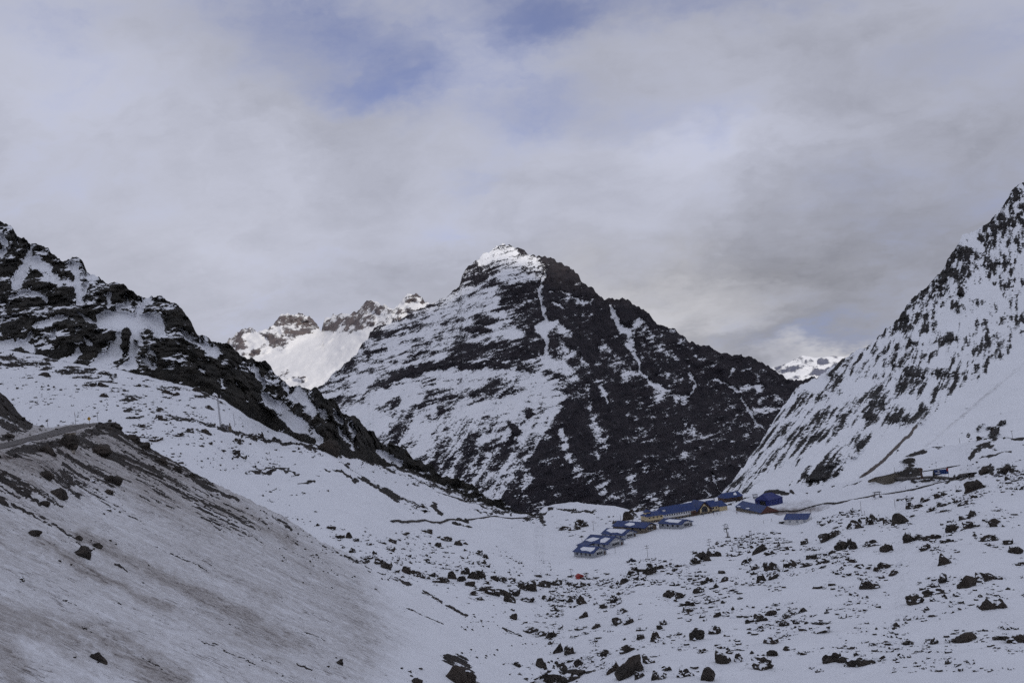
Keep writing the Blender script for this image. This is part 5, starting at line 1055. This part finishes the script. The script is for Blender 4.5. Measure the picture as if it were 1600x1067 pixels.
def mast():
    p = on(345, 668); s = mpp(p); H = 46 * s; t = thing('radio_mast', 'tall thin lattice radio mast with antenna head on the left snow ridge', 'mast', p, R(20))
    for x, y in ((-.45, -.26), (.45, -.26), (0, .52)): obj('leg', tubes([((x, y, -1), (x, y, H), .12)], 6), M_pale, t)
    br_ = []
    q = [Vector((-.45, -.26, 0)), Vector((.45, -.26, 0)), Vector((0, .52, 0))]
    nn = 16
    for i in range(nn):
        z0, z1 = H * i / nn, H * (i + 1) / nn
        for a in range(3): br_.append((q[a] + Vector((0, 0, z0)), q[(a + 1) % 3] + Vector((0, 0, z1)), .05))
    obj('lattice', tubes(br_, 5), M_steel, t)
    obj('antenna_frame', tubes([((-2.0, 0, H), (2.0, 0, H), .1), ((0, -1.6, H), (0, 1.6, H), .1)] , 6), M_steel, t)
    for x in (-1.9, 0, 1.9): obj('antenna', box(x - .22, x + .22, -.25, .1, H + .1, H + 1.9), M_pale, t)
mast()
def cabin():
    p = on(353, 670); t = thing('equipment_cabin', 'small grey equipment cabin at the foot of the radio mast', 'cabin', p, R(8))
    obj('wall', box(-2.6, 1.6, -1.3, 1.3, -1.5, 2.2), M_pale, t); obj('roof', box(-2.8, 1.8, -1.5, 1.5, 2.21, 2.4), M_grey, t)
    obj('door', box(.2, 1.0, -1.36, -1.27, 0, 1.9), M_steel, t)
    obj('vent_stack', tubes([((2.6, 0, -1.5), (2.6, 0, 3.4), .5, .35)]), M_brown, t); obj('side_unit', box(1.7, 3.4, -.8, .9, -1.5, 1.5), M_stone, t)
cabin()
pole('whip_mast', 'hair thin mast to the right of the radio mast', 367, 667, 645, '', None, 'mast', M_steel)
def snow_poles():
    for lab, px, py, top in (('snow stake at the outer edge of the road bend, left of the yellow sign', 119, 668.5, 643.5), ('snow stake just right of the yellow road sign', 153.5, 661.5, 646), ('snow stake at the inside of the bend beyond the road', 75, 668, 655), ('snow stake on the bank by the near side of the road', 26.5, 683, 668.5)):
        p = on(px, py); s = mpp(p); t = thing('snow_stake', lab, 'stake', p, 0, 'snow stakes along the road'); hh = (py - top) * s
        obj('post', tubes([((0, 0, -.6), (0, 0, hh * .82), .05)], 6), M_steel, t); obj('tip', tubes([((0, 0, hh * .82), (0, 0, hh), .055)], 6), M_rust, t)
snow_poles()
def sign():
    p = on(140, 662.5); s = mpp(p); H = 11 * s; t = thing('road_sign', 'yellow diamond warning sign on a post at the road bend', 'sign', p, R(-10))
    obj('post', tubes([((0, .05, -.6), (0, .05, H - .4), .05)], 6), M_steel, t)
    bm = bmesh.new(); q = .62; prism(bm, [(0, H - 1.07), (q, H - .45), (0, H + .17), (-q, H - .45)], 'y', -.05, -.01); pl = obj('plate', bm, M_yel, t)
    bm = bmesh.new(); boxg(bm, -.05, .03, -.062, -.052, H - .75, H - .35); prism(bm, [(-.13, H - .36), (.14, H - .36), (.02, H - .18)], 'y', -.062, -.052); obj('arrow', bm, M_black, pl)
sign()
def chute():
    P = [on(109, 681), on(112, 690), on(114.5, 700), on(116, 709)]
    t = thing('drain_chute', 'pale curved concrete drain chute hanging down the bank below the road', 'chute', P[0])
    bm = bmesh.new(); rows = []
    for q in P:
        l = q - P[0] + Vector((0, -.8, .5)); rows.append([bm.verts.new(l + Vector(v)) for v in ((-.55, 0, 0), (-.4, -.25, -.25), (.4, -.25, -.25), (.55, 0, 0), (.4, .3, -.6), (-.4, .3, -.6))])
    for a, b in zip(rows[:-1], rows[1:]):
        for i in range(6): bm.faces.new((a[i], a[(i + 1) % 6], b[(i + 1) % 6], b[i]))
    bm.faces.new(rows[0][::-1]); bm.faces.new(rows[-1]); obj('trough', bm, M_concl, t)
    obj('head_wall', box(-1.2, 1.2, -.4, .8, -.6, .7), M_stone, t)
chute()

# retaining wall and works by the right hand knoll
def wall_works():
    px_ = [(1358, 752.5, 751), (1368, 751, 746.5), (1382, 757, 744), (1398, 757, 740), (1405.5, 750.5, 741.5)]
    base = on(1385, 757, near=False); t = thing('retaining_wall', 'brown concrete retaining wall at the foot of the right slope', 'wall', base)
    front = []
    Y0 = base.y
    for i, (x, b, tp) in enumerate(px_):
        Yy = Y0 + (14 - i * 1.0 if i < 2 else (3 - i))
        front.append((Vector(tuple(W(np.float64(x), np.float64(b + 1.5), Yy))) - base, Vector(tuple(W(np.float64(x), np.float64(tp), Yy + .5))) - base))
    for i in range(4):
        (a0, a1), (b0, b1) = front[i], front[i + 1]; bm = bmesh.new(); dp = Vector((0, 2.4, 0))
        v = [bm.verts.new(p) for p in (a0, b0, b1, a1, a0 + dp, b0 + dp, b1 + dp, a1 + dp)]
        for f in ((0, 1, 2, 3), (5, 4, 7, 6), (3, 2, 6, 7), (1, 0, 4, 5), (0, 3, 7, 4), (2, 1, 5, 6)): bm.faces.new([v[k] for k in f])
        obj('wall_panel', bm, M_conc, t)
    bm = bmesh.new()
    for i in range(4):
        a, b = front[i][1] + Vector((0, .4, .25)), front[i + 1][1] + Vector((0, .4, .25)); tube(bm, a, b, .28, seg=6)
    obj('coping', bm, M_track, t)
wall_works()
def beam():
    Yc = min(on(x, y, near=False).y for x, y in ((1440, 748), (1460, 746), (1472, 746), (1482, 744), (1500, 742))) - 4
    a = Vector(tuple(W(np.float64(1427), np.float64(739), Yc))); b = Vector(tuple(W(np.float64(1480), np.float64(730.3), Yc))); c = Vector(tuple(W(np.float64(1501), np.float64(726.5), Yc)))
    ft = on(1440.5, 747, near=False); t = thing('pipe_beam', 'long dark inclined pipe carried on one stout pillar', 'pipe', a)
    obj('pipe', tubes([(Vector(), b - a, .30), ], 8), M_track, t); obj('pipe_end', tubes([(b - a, c - a, .55, .15)], 8), M_track, t)
    top = Vector(tuple(W(np.float64(1438.5), np.float64(733.5), Yc))); ft2 = Vector(tuple(W(np.float64(1441), np.float64(747.5), Yc)))
    obj('pillar', tubes([(ft2 - a, top - a, .75, .6)], 8), M_brown, t)
    bm = bmesh.new(); tube(bm, top - a + Vector((0, -.9, .2)), top - a + Vector((0, .9, .2)), .95, seg=12); obj('pillar_head', bm, M_brown, t)
    return Yc
Yb = beam()
def shelter():
    f = lambda x, y, d=0.0: Vector(tuple(W(np.float64(x), np.float64(y), Yb - 3 + d)))
    base = f(1472, 744); t = thing('blue_shelter', 'blue sheeted shelter with white patch and red corner on thin legs', 'shelter', base)
    def slab(name, pts, m, d0, d1, par=t):
        bm = bmesh.new(); a = [bm.verts.new(f(x, y, d0) - base) for x, y in pts]; b = [bm.verts.new(f(x, y, d1) - base) for x, y in pts]; k = len(pts)
        bm.faces.new(a); bm.faces.new(b[::-1])
        for i in range(k): bm.faces.new((a[i], a[(i + 1) % k], b[(i + 1) % k], b[i]))
        return obj(name, bm, m, par)
    bd = slab('cover', [(1459, 734.5), (1478, 732.5), (1482, 736), (1482.5, 740), (1461, 741.5)], M_blue, 0, 3)
    slab('side_sheet', [(1457.5, 735), (1459, 734.7), (1461, 741.3), (1459.5, 745), (1457, 744.5)], M_black, -.1, 3)
    slab('lower_sheet', [(1460, 741.7), (1471, 740.9), (1466, 742.5), (1460, 744)], M_track, .1, 2.8)
    slab('white_patch', [(1461, 738.5), (1469, 738), (1469, 739.4), (1462, 739.8)], M_white, -.15, -.02, bd); slab('white_patch', [(1465, 735.6), (1468, 735.4), (1467.5, 736.8), (1465.3, 737)], M_white, -.15, -.02, bd)
    slab('red_corner', [(1478, 731.5), (1481, 731), (1482, 735), (1479.5, 736)], M_red, -.2, 2.8, bd)
    for x in (1463.5, 1470.5, 1476.5, 1482): obj('leg', tubes([(f(x, 747.5, 1) - base, f(x, 740, 1) - base, .09)], 6), M_steel, t)
shelter()
def bridge():
    a, b = on(1557, 741, near=False), on(1600, 735, near=False); Yc = a.y - 4
    f = lambda x, y, d=0.0: Vector(tuple(W(np.float64(x), np.float64(y), Yc + d)))
    base = f(1580, 742); t = thing('culvert_bridge', 'pale concrete road bridge with tapering piers at the right edge', 'bridge', base)
    def slab(name, pts, m, d0, d1):
        bm = bmesh.new(); A = [bm.verts.new(f(x, y, d0) - base) for x, y in pts]; B = [bm.verts.new(f(x, y, d1) - base) for x, y in pts]; k = len(pts)
        bm.faces.new(A); bm.faces.new(B[::-1])
        for i in range(k): bm.faces.new((A[i], A[(i + 1) % k], B[(i + 1) % k], B[i]))
        obj(name, bm, m, t)
    slab('deck', [(1552, 741.5), (1580, 737.6), (1700, 718), (1700, 721.5), (1580, 740.6), (1552, 742.8)], M_pale, 0, 6)
    slab('pier', [(1571, 742.3), (1584, 740.2), (1582, 752), (1577, 753)], M_concl, .5, 5); slab('pier', [(1588, 739.5), (1599.5, 737.5), (1598, 752), (1592, 752)], M_concl, .5, 5)
    slab('guard_rail', [(1556, 739.2), (1580, 735.8), (1700, 716), (1700, 717), (1580, 736.8), (1556, 740.2)], M_steel, -.1, -.02)
bridge()
def groomer():
    p = on(987.5, 877.5); t = thing('snow_groomer', 'dark snow groomer parked alone on the open flat below the chalets', 'snow groomer', p, R(4))
    for y in (-1.1, 1.1): obj('track', box(-1.7, 1.7, y - .4, y + .4, 0, .8), M_black, t)
    obj('body', box(-1.5, 1.4, -.7, .7, .5, 1.2), M_jack, t); bm = bmesh.new(); prism(bm, [(-.9, 1.21), (.7, 1.21), (.4, 2.0), (-.7, 2.0)], 'y', -.65, .65); cb = obj('cab', bm, M_steel, t)
    obj('windscreen', box(-.6, .35, -.68, -.655, 1.35, 1.9), M_glass, cb); obj('blade', box(1.9, 2.1, -1.9, 1.9, .05, .8), M_steel, t); obj('tiller', box(-2.9, -1.9, -1.8, 1.8, .05, .5), M_steel, t)
    obj('whip_flag', tubes([((-1.4, .6, 1.2), (-1.5, .6, 4.2), .03)], 5), M_steel, t)
groomer()
def trailer():
    p = on(1222.5, 818); t = thing('trailer', 'small dark trailer parked at the left end of the low pale store', 'trailer', p, R(10))
    obj('bed', box(-1.9, 1.5, -.8, .8, .5, 1.3), M_black, t); obj('drawbar', tubes([((-1.9, 0, .6), (-3.2, 0, .5), .08)], 6), M_steel, t)
    for y in (-.85, .85):
        bm = bmesh.new(); tube(bm, (0, y - .12, .35), (0, y + .12, .35), .42, seg=12); obj('wheel', bm, M_black, t)
trailer()

# ------------------------------------------------------------------ people in front of the lodge
def person_mesh(mat, k):
    j = {'p': (0, 0, .95), 'w': (0, 0, 1.12), 'c': (0, 0, 1.36), 'n': (0, 0, 1.5), 'h': (0, .02, 1.64), 't': (0, .01, 1.76), 'hl': (-.10, 0, .92), 'kl': (-.12, -.04 * k, .50), 'al': (-.13, .03 * k, .09), 'fl': (-.13, -.13, .04), 'hr': (.10, 0, .92), 'kr': (.12, -.06, .50), 'ar': (.14, .05, .09), 'fr': (.14, -.12, .04),
         'sl': (-.19, 0, 1.40), 'el': (-.28, .03, 1.14), 'wl': (-.26, -.12 * k, .92), 'dl': (-.26, -.17 * k, .85), 'sr': (.19, 0, 1.40), 'er': (.28, .02, 1.14), 'wr': (.27, -.14, .93), 'dr': (.27, -.2, .86)}
    rad = {'p': .16, 'w': .15, 'c': .18, 'n': .07, 'h': .11, 't': .085, 'hl': .11, 'kl': .075, 'al': .06, 'fl': .05, 'hr': .11, 'kr': .075, 'ar': .06, 'fr': .05, 'sl': .085, 'el': .06, 'wl': .045, 'dl': .045, 'sr': .085, 'er': .06, 'wr': .045, 'dr': .045}
    E = 'p-w w-c c-n n-h h-t p-hl hl-kl kl-al al-fl p-hr hr-kr kr-ar ar-fr c-sl sl-el el-wl wl-dl c-sr sr-er er-wr wr-dr'.split()
    ks = list(j); me = bpy.data.meshes.new('person'); me.from_pydata([j[q] for q in ks], [tuple(ks.index(x) for x in e.split('-')) for e in E], [])
    sl = me.skin_vertices.new(name='skin') if hasattr(me.skin_vertices, 'new') else None
    return me, ks, rad
PG_ = []
def people():
    spots = [(1099, 807, 'skier standing alone before the arched gable'), (1115.5, 805, 'skier left of the pair outside the east wing'), (1120.7, 804.3, 'skier in the middle of three outside the east wing'), (1125.3, 804, 'skier right of the pair outside the east wing'), (1151.5, 803, 'skier in front of the left end of the long shed'), (1172, 804.5, 'skier below the middle of the long shed'), (1184, 805, 'left skier of two by the rusty shed end'), (1187.6, 805.5, 'right skier of two by the rusty shed end')]
    for i, (px, py, lab) in enumerate(spots):
        me, ks, rad = person_mesh(M_jack, 1 if i % 2 else -1)
        o = bpy.data.objects.new('person', me); C.objects.link(o)
        md = o.modifiers.new('skin', 'SKIN'); 
        if not me.skin_vertices: 
            bm = bmesh.new(); bm.from_mesh(me); bm.verts.layers.skin.verify(); bm.to_mesh(me); bm.free()
        for v, q in zip(me.skin_vertices[0].data, ks): v.radius = (rad[q], rad[q]); v.use_root = (q == 'p')
        o.modifiers.new('sub', 'SUBSURF').render_levels = 1
        me.materials.append((M_jack, M_jack2)[i % 3 == 1]); o.location = on(px, py); o.rotation_euler = (0, 0, rnd.uniform(0, 6)); o.scale = (1.05,) * 3
        tag(o, f'{lab}, in dark ski clothes', 'person', 'skiers outside the lodge')
people()
